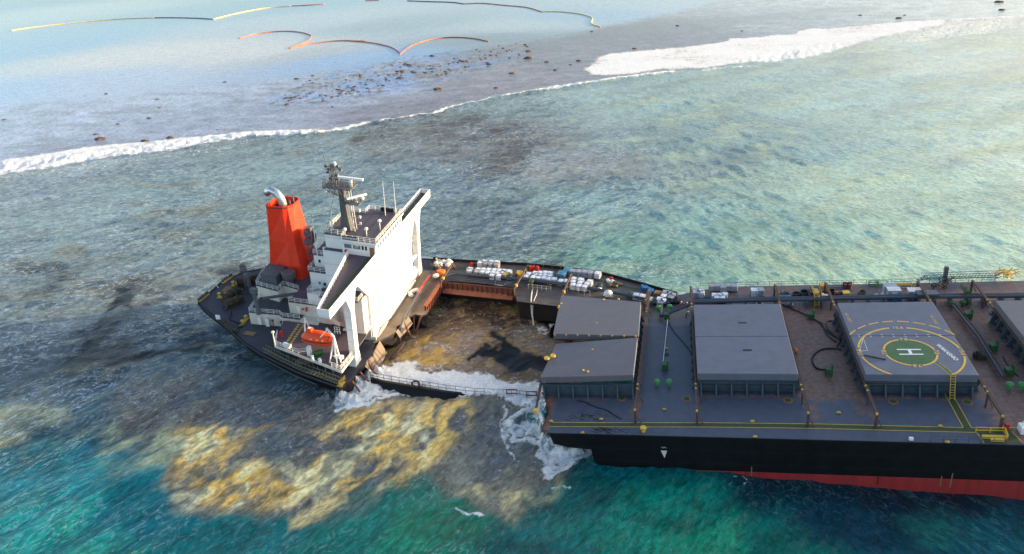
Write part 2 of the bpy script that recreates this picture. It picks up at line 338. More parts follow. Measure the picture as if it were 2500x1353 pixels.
# --- sediment plume; its gold tones also carry painted sunlight on the wave facets
def area(pts, soft, warp=1): 
    P = sea_xy(pts); x, y = ((wx, wy) if warp == 1 else (wx2, wy2)); return sstep(soft, -soft, poly_sd(x, y, P))
PL = area([(230, 990), (330, 1040), (400, 1060), (400, 1150), (420, 1230), (500, 1250), (600, 1235), (690, 1270), (720, 1290), (800, 1260), (840, 1225), (900, 1215), (935, 1160), (1000, 1150), (1060, 1175), (1100, 1220), (1180, 1265), (1240, 1275), (1290, 1275), (1310, 1220), (1340, 1180), (1400, 1185), (1420, 1140), (1350, 1080), (1250, 1050), (1290, 990), (1300, 960), (1100, 955), (900, 950), (830, 985), (700, 960), (500, 900), (300, 930)], 2.2)
mixin((108, 100, 90), PL * 0.88)
mixin((80, 94, 102), PL * sstep(0.45, 0.7, fbm(a1, b1 * 1.6, 7, 4, 51)) * 0.7)
G1 = area([(390, 1085), (450, 1045), (560, 1045), (590, 1110), (680, 1130), (760, 1120), (790, 1040), (850, 1000), (930, 980), (1040, 975), (1060, 1060), (1000, 1130), (930, 1170), (830, 1215), (720, 1285), (640, 1240), (420, 1230), (395, 1150)], 2.5)
Ga = area([(395, 1085), (450, 1040), (600, 1045), (620, 1110), (780, 1130), (800, 1180), (720, 1240), (600, 1225), (420, 1225)], 3); Gb = area([(770, 1040), (850, 1000), (930, 972), (1060, 968), (1130, 990), (1120, 1060), (1060, 1120), (930, 1165), (840, 1215), (790, 1160)], 3)
mixin((150, 140, 112), G1 * gold(61, 9, 0.36, 0.66) * 0.6)
mixin((240, 192, 96), Ga * gold(62, 5, 0.42, 0.64) * 0.97); mixin((240, 196, 100), Gb * gold(69, 4.0, 0.40, 0.62) * 0.97); mixin((255, 242, 180), G1 * gold(67, 3.2, 0.48, 0.66) * 0.7); mixin((70, 78, 84), G1 * gold(68, 2.6, 0.48, 0.66) * 0.65)
G2 = area([(1060, 1120), (1130, 1090), (1180, 1140), (1200, 1200), (1250, 1180), (1270, 1100), (1290, 1110), (1300, 1180), (1390, 1190), (1360, 1210), (1300, 1230), (1270, 1275), (1180, 1240), (1090, 1200)], 2.5)
mixin((150, 148, 126), G2 * 0.5); mixin((222, 200, 140), G2 * gold(63, 5, 0.40, 0.64) * 0.85)
G3 = area([(200, 1045), (250, 1040), (330, 1030), (400, 1030), (420, 1070), (380, 1150), (330, 1150), (230, 1110)], 3)
mixin((178, 178, 132), G3 * gold(64, 7, 0.30, 0.58) * 0.95)
G4 = area([(0, 985), (40, 985), (30, 1005), (140, 995), (140, 1020), (60, 1020), (30, 1080), (-60, 1090), (-60, 990)], 3)
mixin((186, 178, 122), G4 * gold(75, 6, .3, .6) * 0.95)
rim = area([(710, 1288), (700, 1260), (780, 1225), (830, 1205), (835, 1225), (780, 1265)], 1.0, 2)
mixin((225, 200, 135), rim * 0.9)
# --- the flooded hold
HOLD = area([(880, 900), (900, 850), (950, 820), (985, 780), (1040, 765), (1080, 690), (1280, 690), (1380, 710), (1500, 800), (1400, 980), (1290, 975), (940, 930)], 1.5, 2)
mixin((104, 84, 64), HOLD)
mixin((58, 44, 28), HOLD * area([(1060, 700), (1280, 700), (1330, 800), (1240, 830), (1180, 780), (1120, 750), (1060, 770), (1000, 800), (980, 790)], 2, 2) * 0.75)
mixin((138, 120, 104), HOLD * area([(1110, 810), (1190, 800), (1180, 870), (1130, 905), (1080, 890), (1050, 850)], 1.5, 2) * 0.7)
mixin((126, 112, 98), HOLD * area([(1240, 800), (1330, 790), (1350, 850), (1330, 880), (1270, 860)], 2, 2) * 0.6)
GH = area([(990, 850), (1040, 820), (1100, 810), (1130, 850), (1120, 890), (1000, 900), (975, 870)], 1.5, 2)
mixin((176, 140, 62), HOLD * GH * gold(65, 2.5, 0.42, 0.6) * 0.9)
mixin((150, 122, 66), HOLD * gold(66, 2.4, 0.56, 0.7) * 0.55)
# --- oil, and the painted shade beside the aftermost hatch
def strand(pts, w_, soft=1.2, warp=2):
    P = sea_xy(pts); x, y = ((wx, wy) if warp == 1 else (wx2, wy2)); return sstep(w_ + soft, w_ - soft * 0.5, seg_dist(x, y, P))
OIL_SHADE = np.maximum(area([(1190, 812), (1212, 815), (1240, 838), (1268, 862), (1300, 868), (1345, 878), (1350, 905), (1290, 910), (1245, 905), (1222, 892), (1205, 870), (1165, 872), (1185, 848), (1215, 846)], 0.5, 2),
                 strand([(1190, 842), (1172, 860), (1155, 878)], 0.7, 0.6))
OIL_SHADE = np.maximum(OIL_SHADE, area([(1300, 735), (1370, 760), (1400, 840), (1340, 830), (1310, 790)], 0.8, 2))  # dark water shaded by the far hatch cover, painted black like the oil
mixin((5, 6, 9), OIL_SHADE * 0.97)
O2 = np.maximum.reduce([strand([(310, 715), (290, 755), (255, 800), (225, 845), (205, 880)], 2.5, 1.8), strand([(240, 870), (290, 880), (300, 850), (305, 830)], 2.1, 1.8), strand([(280, 888), (350, 872), (420, 858), (490, 842)], 1.4, 1.5),])
mixin((9, 11, 24), O2 * (0.35 + .61 * sstep(.38, .55, fbm(a1, b1 * 1.8, 4, 4, 79)))); mixin((34, 34, 40), strand([(330, 700), (280, 790), (215, 900)], 7, 6, 1) * gold(77, 7, .4, .6) * .6)
O3 = np.maximum.reduce([strand([(60, 940), (180, 900), (260, 905)], 3, 4, 1), strand([(460, 800), (500, 840), (560, 870)], 3, 3, 1), strand([(80, 640), (140, 690), (100, 720)], 2.5, 4, 1), strand([(540, 660), (600, 655)], 2, 3, 1)])
mixin((38, 34, 30), O3 * 0.6)
mixin((84, 72, 58), strand([(880, 325), (1000, 300), (1120, 300), (1250, 350), (1180, 400)], 14, 18, 1) * gold(71, 14, 0.35, 0.65) * 0.75)
mixin((78, 84, 92), strand([(1150, 480), (1180, 560), (1260, 640)], 16, 16, 1) * 0.3)
# --- bubbles of dark ground on the reef
rub = area([(690, 215), (800, 185), (830, 170), (1000, 140), (1130, 120), (1280, 130), (1200, 165), (1010, 215), (820, 250), (640, 262)], 6)
mixin((66, 52, 44), sstep(0.55, 0.63, fbm(X, Y * 1.3, 2.4, 4, 81)) * rub * 0.8)
mixin((96, 156, 226), rub * sstep(0.5, 0.6, fbm(X, Y, 12, 3, 82)) * 0.35)
veins = sstep(0.56, 0.72, fbm(a2, b2 * 3.0, 16, 5, 83)); mixin((112, 106, 108), reef * (1 - lagoon) * veins * 0.45)
col *= (1 + reef * (1 - lagoon) * ((fbm(a2, b2 * 2.4, 2.2, 4, 86) - .5) * .55 + (fbm(X, Y, 7, 3, 87) - .5) * .4))[:, None]
mixin((86, 80, 80), sstep(.52, .7, fbm(a2, b2 * 2.5, 10, 5, 88)) * strand([(1100, 170), (1300, 150), (1500, 110), (1800, 70), (2200, 20)], 26, 25, 1) * reef * .55)
mixin((100, 94, 94), strand([(1150, 130), (1350, 100), (1600, 60), (1800, 50), (2100, 20)], 10, 20, 1) * (1 - lagoon) * 0.5)
# --- foam
FO = np.zeros(len(X))
def foam(f, k=1.0):
    global FO; FO = np.maximum(FO, f * k)
foam(area([(-60, 400), (0, 392), (100, 376), (250, 354), (400, 341), (600, 323), (772, 318), (772, 327), (600, 336), (450, 362), (300, 380), (150, 402), (0, 424), (-60, 430)], 2.0, 2), 1.0)
foam(area([(-60, 425), (0, 424), (150, 402), (300, 380), (450, 362), (600, 336), (700, 332), (500, 380), (300, 405), (100, 440), (-60, 450)], 5, 2), 0.55)
foam(strand([(770, 322), (840, 312), (905, 298)], 1.2, 1.5)); foam(strand([(930, 296), (1000, 287), (1050, 279), (1100, 262), (1200, 238), (1300, 222), (1400, 207), (1500, 193), (1580, 182)], 1.2, 1.6))
foam(strand([(1330, 218), (1400, 207), (1500, 193), (1640, 176)], 2.0, 2))
foam(area([(1425, 165), (1440, 145), (1480, 132), (1600, 119), (1700, 111), (1800, 93), (1930, 83), (1960, 72), (2100, 62), (2200, 52), (2300, 47), (2310, 58), (2200, 85), (2080, 110), (1990, 140), (1900, 152), (1800, 155), (1720, 168), (1620, 172), (1560, 178), (1430, 185)], 5, 1) * (0.70 + 0.5 * fbm(X, Y * 1.5, 18, 4, 85)))
foam(area([(1900, 120), (2350, 50), (2460, 60), (2200, 110), (1960, 160)], 14, 1), 0.5)
foam(area([(2200, 62), (2300, 48), (2520, 36), (2600, 60), (2400, 85), (2150, 120)], 9, 1), .72); foam(strand([(2290, 50), (2400, 44), (2520, 38)], 2.5, 3)); foam(strand([(2120, 38), (2200, 26), (2350, 18), (2520, 8)], 1.5, 4), 0.8); foam(strand([(1830, 58), (1950, 50), (2060, 45), (2150, 30)], 0.8, 3), 0.5)
foam(strand([(2090, 130), (2150, 124), (2200, 120)], 1.5, 2), 0.7); foam(strand([(1720, 172), (1770, 165), (1850, 160)], 1.5, 2), 0.75)
foam(strand([(0, 300), (150, 290), (400, 275), (600, 262), (800, 250), (900, 240)], 0.5, 1.6), 0.5); foam(strand([(930, 285), (1000, 250), (1150, 228), (1300, 190), (1440, 165)], 0.5, 1.6), 0.52)
# around the wreck
foam(area([(880, 915), (905, 893), (950, 885), (1000, 880), (1030, 900), (1060, 912), (1110, 902), (1180, 912), (1250, 925), (1290, 932), (1320, 925), (1335, 975), (1300, 992), (1240, 987), (1100, 967), (940, 937), (890, 930)], 2.2, 2), 1.15)
foam(area([(822, 940), (850, 925), (880, 915), (900, 930), (940, 940), (955, 965), (920, 975), (870, 1000), (840, 1005), (815, 985), (830, 965)], 1.8, 2), 1.05)
foam(strand([(820, 1005), (860, 998), (920, 980), (960, 965)], 0.6, 0.7)); foam(strand([(950, 968), (1000, 970), (1040, 966), (1100, 955)], 0.25, 0.5), 0.9)
foam(area([(1270, 940), (1330, 935), (1345, 985), (1330, 1010), (1290, 1000), (1270, 975)], 1.2, 2))
foam(np.maximum.reduce([strand([(1310, 985), (1270, 1010), (1240, 1035), (1260, 1065), (1300, 1075), (1340, 1090)], .9, 1.4), strand([(1250, 1050), (1290, 1040), (1340, 1075), (1350, 1110)], .9, 1.3), strand([(1320, 990), (1300, 1020), (1335, 1050)], .7, 1.2), strand([(1230, 1000), (1225, 1040), (1240, 1090), (1260, 1130)], .3, 1.0), strand([(1350, 1100), (1400, 1108), (1440, 1103)], 1.8, 1.2),
                        strand([(1350, 1110), (1335, 1135), (1360, 1155), (1395, 1135), (1370, 1120)], 1.4, 1.2)]), 0.92)
foam(strand([(1000, 1150), (1030, 1130)], 0.3, 0.5), 0.5); foam(strand([(1128, 1248), (1150, 1262), (1170, 1272)], 0.5, 0.7), 0.85); foam(strand([(1345, 1195), (1380, 1200), (1405, 1192)], 0.3, 0.6), 0.8)
foam(strand([(1790, 1168), (1782, 1180), (1795, 1188), (1815, 1185), (1818, 1172), (1800, 1165)], 0.12, 0.5), 0.75)
foam(strand([(1300, 800), (1330, 812), (1345, 800)], 0.6, 0.8), 0.7); foam(strand([(1085, 800), (1115, 803)], 0.2, 0.5), 0.7)
foam(strand([(1020, 865), (1060, 845), (1100, 850), (1105, 870)], 0.9, 1.2), 0.6); foam(strand([(1040, 840), (1120, 815), (1190, 790)], 0.2, 0.5), 0.5)
foam(PL * 0.45); foam(HOLD * 0.47 * (1 - OIL_SHADE)); foam(area([(880, 905), (980, 870), (1120, 890), (1300, 915), (1330, 960), (1300, 990), (940, 940)], 2.5, 2), .62 ); foam(area([(1290, 985), (1345, 990), (1340, 1070), (1360, 1100), (1290, 1080), (1240, 1040)], 2.5, 2), .58); foam(area([(815, 920), (860, 900), (960, 930), (1000, 975), (930, 1010), (830, 1015), (790, 985)], 2.0, 2), .60)
# --- waves
rn = np.random.RandomState(5); Hs = np.zeros(len(X)); hyp = np.hypot(X, Y)
ddir = SURF[12] - SURF[2]; base = math.atan2(ddir[1], ddir[0]) + math.pi / 2
big = np.zeros(len(X))
CR = (R(50), R(10), R(-58))                     # how the crests run: near left, middle, right
wd3 = sstep(10, 75, X + (wx - X) * 2); wd1 = sstep(150, 105, Y + (wy - Y) * 2) * (1 - wd3); wd2 = np.clip(1 - wd1 - wd3, 0, 1)
for k in range(96):
    lam = math.exp(rn.uniform(math.log(1.6), math.log(11))); sys_ = k % 3; th = CR[sys_] + math.pi / 2 + rn.normal(0, 0.38); amp = 0.0105 * lam ** 0.8
    kx, ky = 2 * math.pi / lam * math.cos(th), 2 * math.pi / lam * math.sin(th); ph = rn.uniform(0, 6.28)
    s_ = np.sin(kx * X + ky * Y + ph + 0.8 * (wx - X) / lam)
    fade = sstep(hyp.max(), 0, hyp) if False else 1 / (1 + (hyp * 0.0022 / lam) ** 4)
    Hs += (wd1 * 1.3, wd2 * 1.3, wd3 * .62)[sys_] * amp * fade * (2 * ((s_ + 1) / 2) ** 1.7 - 0.85)
for lam, th, amp in ((27, base - 0.1, 0.16), (41, base + 0.25, 0.2), (19, base + 0.5, 0.1)):
    big += amp * np.sin(2 * math.pi / lam * (math.cos(th) * X + math.sin(th) * Y) + lam)
group = 0.55 + 0.9 * fbm(X, Y, 28, 3, 91)
calm = np.clip(1 - reef * 0.80 - lagoon * 0.17, 0.03, 1); calm *= 1 - 0.45 * sstep(40, 130, X) * sstep(120, 160, Y); calm *= 1 - 0.5 * HOLD; calm *= 1 - 0.55 * np.maximum(OIL_SHADE, O2); calm *= 1 - 0.3 * near; Z_extra = np.maximum(PL, HOLD * .7) * (fbm((a3) / 1.8, b3, 3.2, 3, 97) - .5) * 0.9; linesup = np.clip(1 - .75 * near * sstep(-25, 10, X) - .5 * PL, .1, 1) * (1 - OIL_SHADE) * (1 - .9 * O2)
Z = Hs * calm * group + big * (1 - reef) * (1 - 0.5 * HOLD)
Z += Z_extra + FO * (1 - 0.85 * reef) * (fbm(X, Y, 1.6, 4, 95) - 0.35) * 0.7
Z += strand([(-60, 410), (0, 402), (200, 380), (400, 350), (600, 328), (770, 322)], 2.5, 3) * 0.7 + strand([(930, 296), (1050, 279), (1100, 262), (1300, 222), (1500, 193), (1620, 178)], 1.5, 2.5) * 0.6
Z += (strand([(835, 960), (860, 930), (900, 905)], 2.5, 3) + strand([(1330, 1000), (1345, 1060), (1375, 1095)], 1.5, 2.5)) * np.clip(fbm(X, Y, 1.3, 5, 98) - .38, 0, 1) * 5.5
# swash and lip at the wreck
Z += strand([(950, 945), (1100, 962), (1300, 980)], 4, 5) * 0.5 * (1 - 0.0)
Z -= strand([(960, 958), (1080, 968)], 1.5, 2.5) * 0.7
crest = sstep(0.9, 2.4, (Hs * group) / (Hs.std() * 1.0)) * (1 - reef) * (0.35 + 0.65 * fbm(X, Y, 22, 3, 96))
crestm = 0.40 * crest * (1 - HOLD) * (1 - OIL_SHADE) * (1 - O2)
FO = np.maximum(FO, crestm * (0.85 + 0.15 * sstep(60, 20, X)))
HS0, HS1 = FB @ Vector((-10, 0, -7)), FB @ Vector((60, 0, -9))
Z += 0.65 * sstep(14, 2, seg_dist(X, Y, np.array([[HS0.x, HS0.y], [HS1.x, HS1.y]])))
# mesh
idx = np.arange(nr * na).reshape(nr, na); a_ = idx[:-1]; b_ = idx[1:]
q = np.stack([a_, np.roll(a_, -1, 1), np.roll(b_, -1, 1), b_], -1).reshape(-1, 4)
me = bpy.data.meshes.new('sea'); me.vertices.add(len(X)); me.vertices.foreach_set('co', np.stack([X, Y, Z], 1).ravel())
me.loops.add(q.size); me.loops.foreach_set('vertex_index', q.ravel()); me.polygons.add(len(q)); me.polygons.foreach_set('loop_start', np.arange(0, q.size, 4)); me.polygons.foreach_set('loop_total', np.full(len(q), 4))
me.polygons.foreach_set('use_smooth', np.ones(len(q), bool)); me.update(); me.validate()
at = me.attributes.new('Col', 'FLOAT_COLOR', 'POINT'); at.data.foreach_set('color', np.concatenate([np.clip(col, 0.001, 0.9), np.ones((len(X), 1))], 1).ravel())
rgh = np.clip(calm, 0, 1); lns = np.clip(calm * linesup * (1 - .45 * near), 0, 1)
at = me.attributes.new('Run', 'FLOAT_COLOR', 'POINT'); at.data.foreach_set('color', np.stack([wd1, wd2, wd3, np.clip(np.maximum(PL, HOLD), 0, 1)], 1).ravel())
at = me.attributes.new('Mask', 'FLOAT_COLOR', 'POINT'); at.data.foreach_set('color', np.stack([FO, rgh, lns, reef], 1).ravel())
sea = bpy.data.objects.new('sea', me); C.objects.link(sea); sea['kind'] = 'structure'
WM = bpy.data.materials.new('sea_water'); WM.use_nodes = True; nt = WM.node_tree; N = nt.nodes; L = nt.links; b = N['Principled BSDF']
def node(t, **k):
    n = N.new(t)
    for a, v in k.items():
        setattr(n, a, v)
    return n
def math_(op, a, b=None, c=None):
    n = node('ShaderNodeMath', operation=op)
    for i, v in enumerate((a, b, c)):
        if v is None: continue
        if isinstance(v, (int, float)): n.inputs[i].default_value = v
        else: L.new(v, n.inputs[i])
    return n.outputs[0]
def mrange(x, a, b_, c, d, smooth=True):
    n = node('ShaderNodeMapRange'); n.interpolation_type = 'SMOOTHSTEP' if smooth else 'LINEAR'; L.new(x, n.inputs[0])
    for i, v in enumerate((a, b_, c, d)): n.inputs[i + 1].default_value = v
    return n.outputs[0]
def noise(vec, scale, detail=6, rough=0.6, dist=0.0, ws=1.0):
    n = node('ShaderNodeTexNoise'); n.inputs['Scale'].default_value = scale; n.inputs['Detail'].default_value = detail; n.inputs['Roughness'].default_value = rough; n.inputs['Distortion'].default_value = dist
    L.new(vec, n.inputs['Vector']); return n.outputs['Fac']
tc = node('ShaderNodeTexCoord').outputs['Object']
ca = node('ShaderNodeAttribute', attribute_name='Col'); ma = node('ShaderNodeAttribute', attribute_name='Mask'); sep = node('ShaderNodeSeparateColor'); L.new(ma.outputs['Color'], sep.inputs[0])
ra = node('ShaderNodeAttribute', attribute_name='Run'); rs = node('ShaderNodeSeparateColor'); L.new(ra.outputs['Color'], rs.inputs[0])
def combine(f):
    out = None
    for i, cr_ in enumerate(CR):
        m0 = node('ShaderNodeMapping'); L.new(tc, m0.inputs[0]); m0.inputs['Rotation'].default_value = (0, 0, -cr_); m0.inputs['Location'].default_value = (i * 13.7, i * 5.1, 0)
        m1 = node('ShaderNodeMapping'); L.new(m0.outputs[0], m1.inputs[0]); m1.inputs['Scale'].default_value = (0.46, 1.0, 1.0)
        v = math_('MULTIPLY', f(m1.outputs[0]), rs.outputs[i]); out = v if out is None else math_('ADD', out, v)
    return out
wav = combine(lambda v: noise(v, 1.35, 8, 0.74, 0.4)); wav2 = combine(lambda v: noise(v, 0.30, 4, 0.6, 0.6)); rdg = combine(lambda v: noise(v, 0.62, 3, 0.55, 0.9))
patch = noise(tc, 0.055, 3, 0.5, 0.5)
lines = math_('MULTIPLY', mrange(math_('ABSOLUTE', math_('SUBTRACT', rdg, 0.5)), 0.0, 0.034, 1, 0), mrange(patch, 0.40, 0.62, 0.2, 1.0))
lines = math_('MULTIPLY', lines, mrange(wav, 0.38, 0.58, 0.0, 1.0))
# foam lace
f1 = noise(tc, 0.42, 9, 0.68, 1.8); f2 = noise(tc, 1.7, 6, 0.7, 1.0)
fn = math_('ADD', math_('MULTIPLY', f1, 0.7), math_('MULTIPLY', f2, 0.3))
ff = math_('ADD', sep.outputs['Red'], math_('MULTIPLY', math_('SUBTRACT', fn, 0.5), 1.9))
fm = mrange(ff, 0.52, 0.92, 0, 1)
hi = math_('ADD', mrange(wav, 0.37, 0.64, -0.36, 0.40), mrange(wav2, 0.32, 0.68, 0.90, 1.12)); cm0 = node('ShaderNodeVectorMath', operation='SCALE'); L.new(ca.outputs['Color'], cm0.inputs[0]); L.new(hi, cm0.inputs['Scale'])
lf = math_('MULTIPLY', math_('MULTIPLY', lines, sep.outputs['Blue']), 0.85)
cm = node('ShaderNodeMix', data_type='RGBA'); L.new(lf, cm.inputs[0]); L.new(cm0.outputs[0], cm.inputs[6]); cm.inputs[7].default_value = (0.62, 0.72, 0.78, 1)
mx = node('ShaderNodeMix', data_type='RGBA'); L.new(fm, mx.inputs[0]); L.new(cm.outputs[2], mx.inputs[6]); fc_ = node('ShaderNodeMix', data_type='RGBA'); L.new(mrange(f2, .35, .62, 0, 1), fc_.inputs[0]); fc_.inputs[6].default_value = (.66, .69, .72, 1); fc_.inputs[7].default_value = (.94, .92, .88, 1); L.new(fc_.outputs[2], mx.inputs[7])
N.remove(b); outn = [n for n in N if n.type == 'OUTPUT_MATERIAL'][0]
bs = math_('ADD', math_('MULTIPLY', wav, 0.42), math_('MULTIPLY', wav2, 0.45))
bs = math_('ADD', math_('MULTIPLY', bs, math_('ADD', math_('MULTIPLY', sep.outputs['Green'], 0.95), 0.05)), math_('MULTIPLY', math_('MULTIPLY', fm, f2), 0.35))
bp = node('ShaderNodeBump'); bp.inputs['Strength'].default_value = 1.0; bp.inputs['Distance'].default_value = 0.9; L.new(bs, bp.inputs['Height'])
# light scattered inside the water does not follow the ripples: level normal for it, rippled normal for the reflection, foam follows its own relief
nmix = node('ShaderNodeMix', data_type='VECTOR'); nf = math_('MINIMUM', math_('ADD', math_('ADD', math_('MULTIPLY', fm, 0.6), 0.22), math_('MULTIPLY', ra.outputs['Alpha'], 0.28)), 0.95); L.new(nf, nmix.inputs[0]); nmix.inputs[4].default_value = (0, 0, 1); L.new(bp.outputs[0], nmix.inputs[5])
df = node('ShaderNodeBsdfDiffuse'); L.new(mx.outputs[2], df.inputs['Color']); L.new(nmix.outputs[1], df.inputs['Normal'])
gl = node('ShaderNodeBsdfGlossy'); gl.inputs['Roughness'].default_value = 0.16; L.new(bp.outputs[0], gl.inputs['Normal'])
fr_ = node('ShaderNodeFresnel'); fr_.inputs['IOR'].default_value = 1.33; L.new(bp.outputs[0], fr_.inputs['Normal'])
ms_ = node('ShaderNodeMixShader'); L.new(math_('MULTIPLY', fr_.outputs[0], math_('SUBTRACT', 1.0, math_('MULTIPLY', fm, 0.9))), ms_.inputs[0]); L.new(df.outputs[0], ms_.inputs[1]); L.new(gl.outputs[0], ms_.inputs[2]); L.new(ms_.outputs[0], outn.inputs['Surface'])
me.materials.append(WM)

# ================================================================ STERN SECTION
S = thing('ship_stern_section', 'stern half of the broken black cargo ship with white bridge and tall red funnel', 'shipwreck', FA)
A = lambda x, y, w=0.0: spot(FA, x, y, w)
near = [(-44.2, 20.0), (-37.3, 16.2), (-30.8, 12.4), (-26.0, 9.4), (-20.9, 7.0), (-15, 4.9), (-10.1, 3.3), (-5, 2.2), (-1.0, 1.4)]
front = [(-0.2, 3.4), (0.6, 5.6), (0.2, 7.4), (1.2, 9.0), (0.7, 11.0), (1.5, 12.4), (0.5, 14.4), (0.2, 16.3), (0.8, 17.4), (2.0, 19.3), (2.9, 21.2), (2.4, 23.0), (3.1, 24.9), (3.6, 27.2), (4.6, 28.6), (6.0, 28.4), (6.9, 29.6), (6.4, 35), (5.7, 42.8), (5.6, 48), (5.4, 52.3)]
far = [(0.5, 53.0), (-8, 51.8), (-20, 48), (-30, 43.5), (-37.5, 38.6), (-42, 34.6), (-44.4, 30.6)]
out = near + front + far
MB().prism(out, -0.45, 0).build('deck', 'stern_deck_paint', S)
hb = MB()
hull_line = list(reversed(far)) + [] 
hl = [(5.4, 52.4)] + far + near          # hull outline, far front corner round the stern to the near break
def inset(p, k): cx_, cy_ = -18.0, 27.5; return (p[0] + (cx_ - p[0]) * k * (1.0 if p[0] < -18 else 0.0), p[1] + (cy_ - p[1]) * k)
rings = [[(p[0], p[1], 0.12) for p in hl], [(*inset(p, 0.02), -1.6) for p in hl], [(*inset(p, 0.06), -3.2) for p in hl], [(*inset(p, 0.30), -6.5) for p in hl], [(*inset(p, 0.5), -13) for p in hl]]
hb.loft(rings, cap=False, close=False)
hb.loft([[(p[0], p[1], 0.12) for p in hl], [(*inset(p, 0.012), 0.125) for p in hl]], cap=False, close=False)
hb.build('hull', 'hull_black', S, smooth=False)
# torn inner face of the break
tf = MB()
fr = [near[-1]] + front
lo_ = [(p[0] - 1.2 - 1.3 * math.sin(i * 2.1), p[1], -4.2 - 0.8 * math.sin(i * 1.7)) for i, p in enumerate(fr)]
tf.loft([[(p[0], p[1], -0.4) for p in fr], [(p[0] - 0.5 + 0.6 * math.sin(i * 1.3), p[1], -2.2) for i, p in enumerate(fr)], lo_], cap=False, close=False)
tf.build('torn_bulkhead', 'dark_inside', S)
# torn brown main deck in front of the accommodation
td = MB().prism([(-0.35, 16.4), (0.2, 16.3), (0.8, 17.4), (2.0, 19.3), (2.9, 21.2), (2.4, 23.0), (3.1, 24.9), (3.6, 27.2), (4.6, 28.6), (6.0, 28.4), (6.95, 29.6), (6.45, 35), (5.75, 42.8), (5.6, 47.6), (-0.35, 47.6)], 0.004, 0.03)
td.build('torn_foredeck', 'torn_deck', S)
hang = MB()
hang.loft([[(2.9, 21.2, 0.0), (3.1, 24.9, 0.0), (3.6, 27.2, 0)], [(3.9, 20.8, -1.2), (4.2, 24.2, -1.6), (4.6, 26.9, -1.3)]], cap=False, close=False)
hang.loft([[(0.6, 9.0, 0.0), (1.3, 12.4, 0.0), (0.8, 17.4, 0)], [(2.2, 9.6, -2.4), (2.6, 12.8, -3.2), (2.4, 17.0, -2.6)]], cap=False, close=False)
hang.build('torn_plating', 'torn_deck', S)
for k, (p, q_) in enumerate([((0.6, 4, -0.3), (2.4, 3.2, -2.2)), ((0.9, 7, -.4), (3.0, 6.2, -1.8)), ((1.0, 10.8, -.3), (2.7, 10.0, -2.8)), ((3.2, 25.2, -.2), (5.6, 23.5, -2.9)), ((4.4, 28.4, 0), (4.9, 26.4, -3.4)), ((6.0, 28.6, 0), (5.4, 26.0, -3.6))]):
    MB().beam(p, q_, 0.35, 0.2).build('bent_frame', 'rust_steel', S)
# --- accommodation
acc = MB(); F0 = -0.4
acc.box((-12.2, 21.9, 0.02), (F0, 41.2, 17.45)); acc.box((-5.4, 17.2, 0.02), (F0, 21.898, 16.9)); acc.box((-12.2, 17.2, 0.02), (-5.402, 21.898, 8.4))
acc.build('accommodation_block', 'white_paint', S)
low = MB(); low.box((-12.9, 16.9, 0.02), (-0.7, 17.198, 3.8)); low.box((-16.4, 15.9, 0.02), (-12.21, 22.0, 2.9)); low.build('lower_side_wall', 'white_dirty', S)
trunk = MB().box((-5.2, 14.6, 3.9), (-0.9, 17.196, 11.6)); trunk.box((-5.6, 14.2, 3.5), (-0.5, 17.19, 3.88)); trunk.build('stair_trunk', 'white_dirty', S)
tr2 = MB().box((-10.5, 15.4, 3.9), (-7.5, 17.196, 9.2)); tr2.build('vent_trunk', 'white_dirty', S)
pf = MB().box((-9.5, 13.2, 11.62), (-0.9, 17.19, 11.8)); pf.build('side_platform', 'purple_deck', S)
MB().rail([(-9.3, 13.3, 11.8), (-1.0, 13.3, 11.8), (-1.0, 17, 11.8)], 1.1).build('platform_rail', 'white_rail', S)
MB().box((-9.5, 41.21, 9.8), (-1.2, 45, 10.0)).rail([(-9.3, 44.9, 10), (-1.3, 44.9, 10), (-1.3, 41.4, 10)], 1.1).build('far_platform', 'white_rail', S)
sk = MB().box((F0 + .002, 17.2, 0.032), (F0 + .5, 41.2, 0.9)); sk.build('front_skirt', 'white_dirty', S)
# terrace steps aft of the bridge
t1 = MB().box((-16.4, 22.6, 5.82), (-12.21, 41, 11.4)); t1.build('aft_tier', 'white_paint', S)
t2 = MB().box((-16.0, 24.5, 11.42), (-12.21, 40, 14.4)); t2.build('upper_tier', 'white_paint', S)
t3 = MB().box((-13.0, 23.4, 14.42), (-12.21, 40, 17.4)); t3.build('bridge_tier', 'white_paint', S)
for (u0, v0, u1, v1, w_) in ((-16.7, 22.2, -10.5, 41.2, 11.40), (-16.2, 24.3, -12.2, 40.2, 14.40), (-13.2, 23.2, -12.2, 40.2, 17.41)):
    MB().box((u0, v0, w_ + .004), (-12.2, v1, w_ + 0.08)).build('tier_deck', 'purple_deck', S)
MB().rail([(-12.3, 22.4, 11.48), (-16.5, 22.4, 11.48), (-16.5, 41, 11.48)], 1.1).build('tier_rail', 'white_rail', S)
MB().rail([(-12.3, 24.5, 14.48), (-16.0, 24.5, 14.48), (-16.0, 40, 14.48)], 1.1).build('tier_rail', 'white_rail', S)
bx = MB().box((-15.2, 18.4, 5.82), (-12.6, 21.2, 8.6)); bx.build('aft_locker', 'white_paint', S); MB().rail([(-15.1, 18.5, 8.6), (-12.7, 18.5, 8.6), (-12.7, 21.1, 8.6), (-15.1, 21.1, 8.6), (-15.1, 18.5, 8.6)], 1.0, 1.3).build('locker_rail', 'white_rail', S)
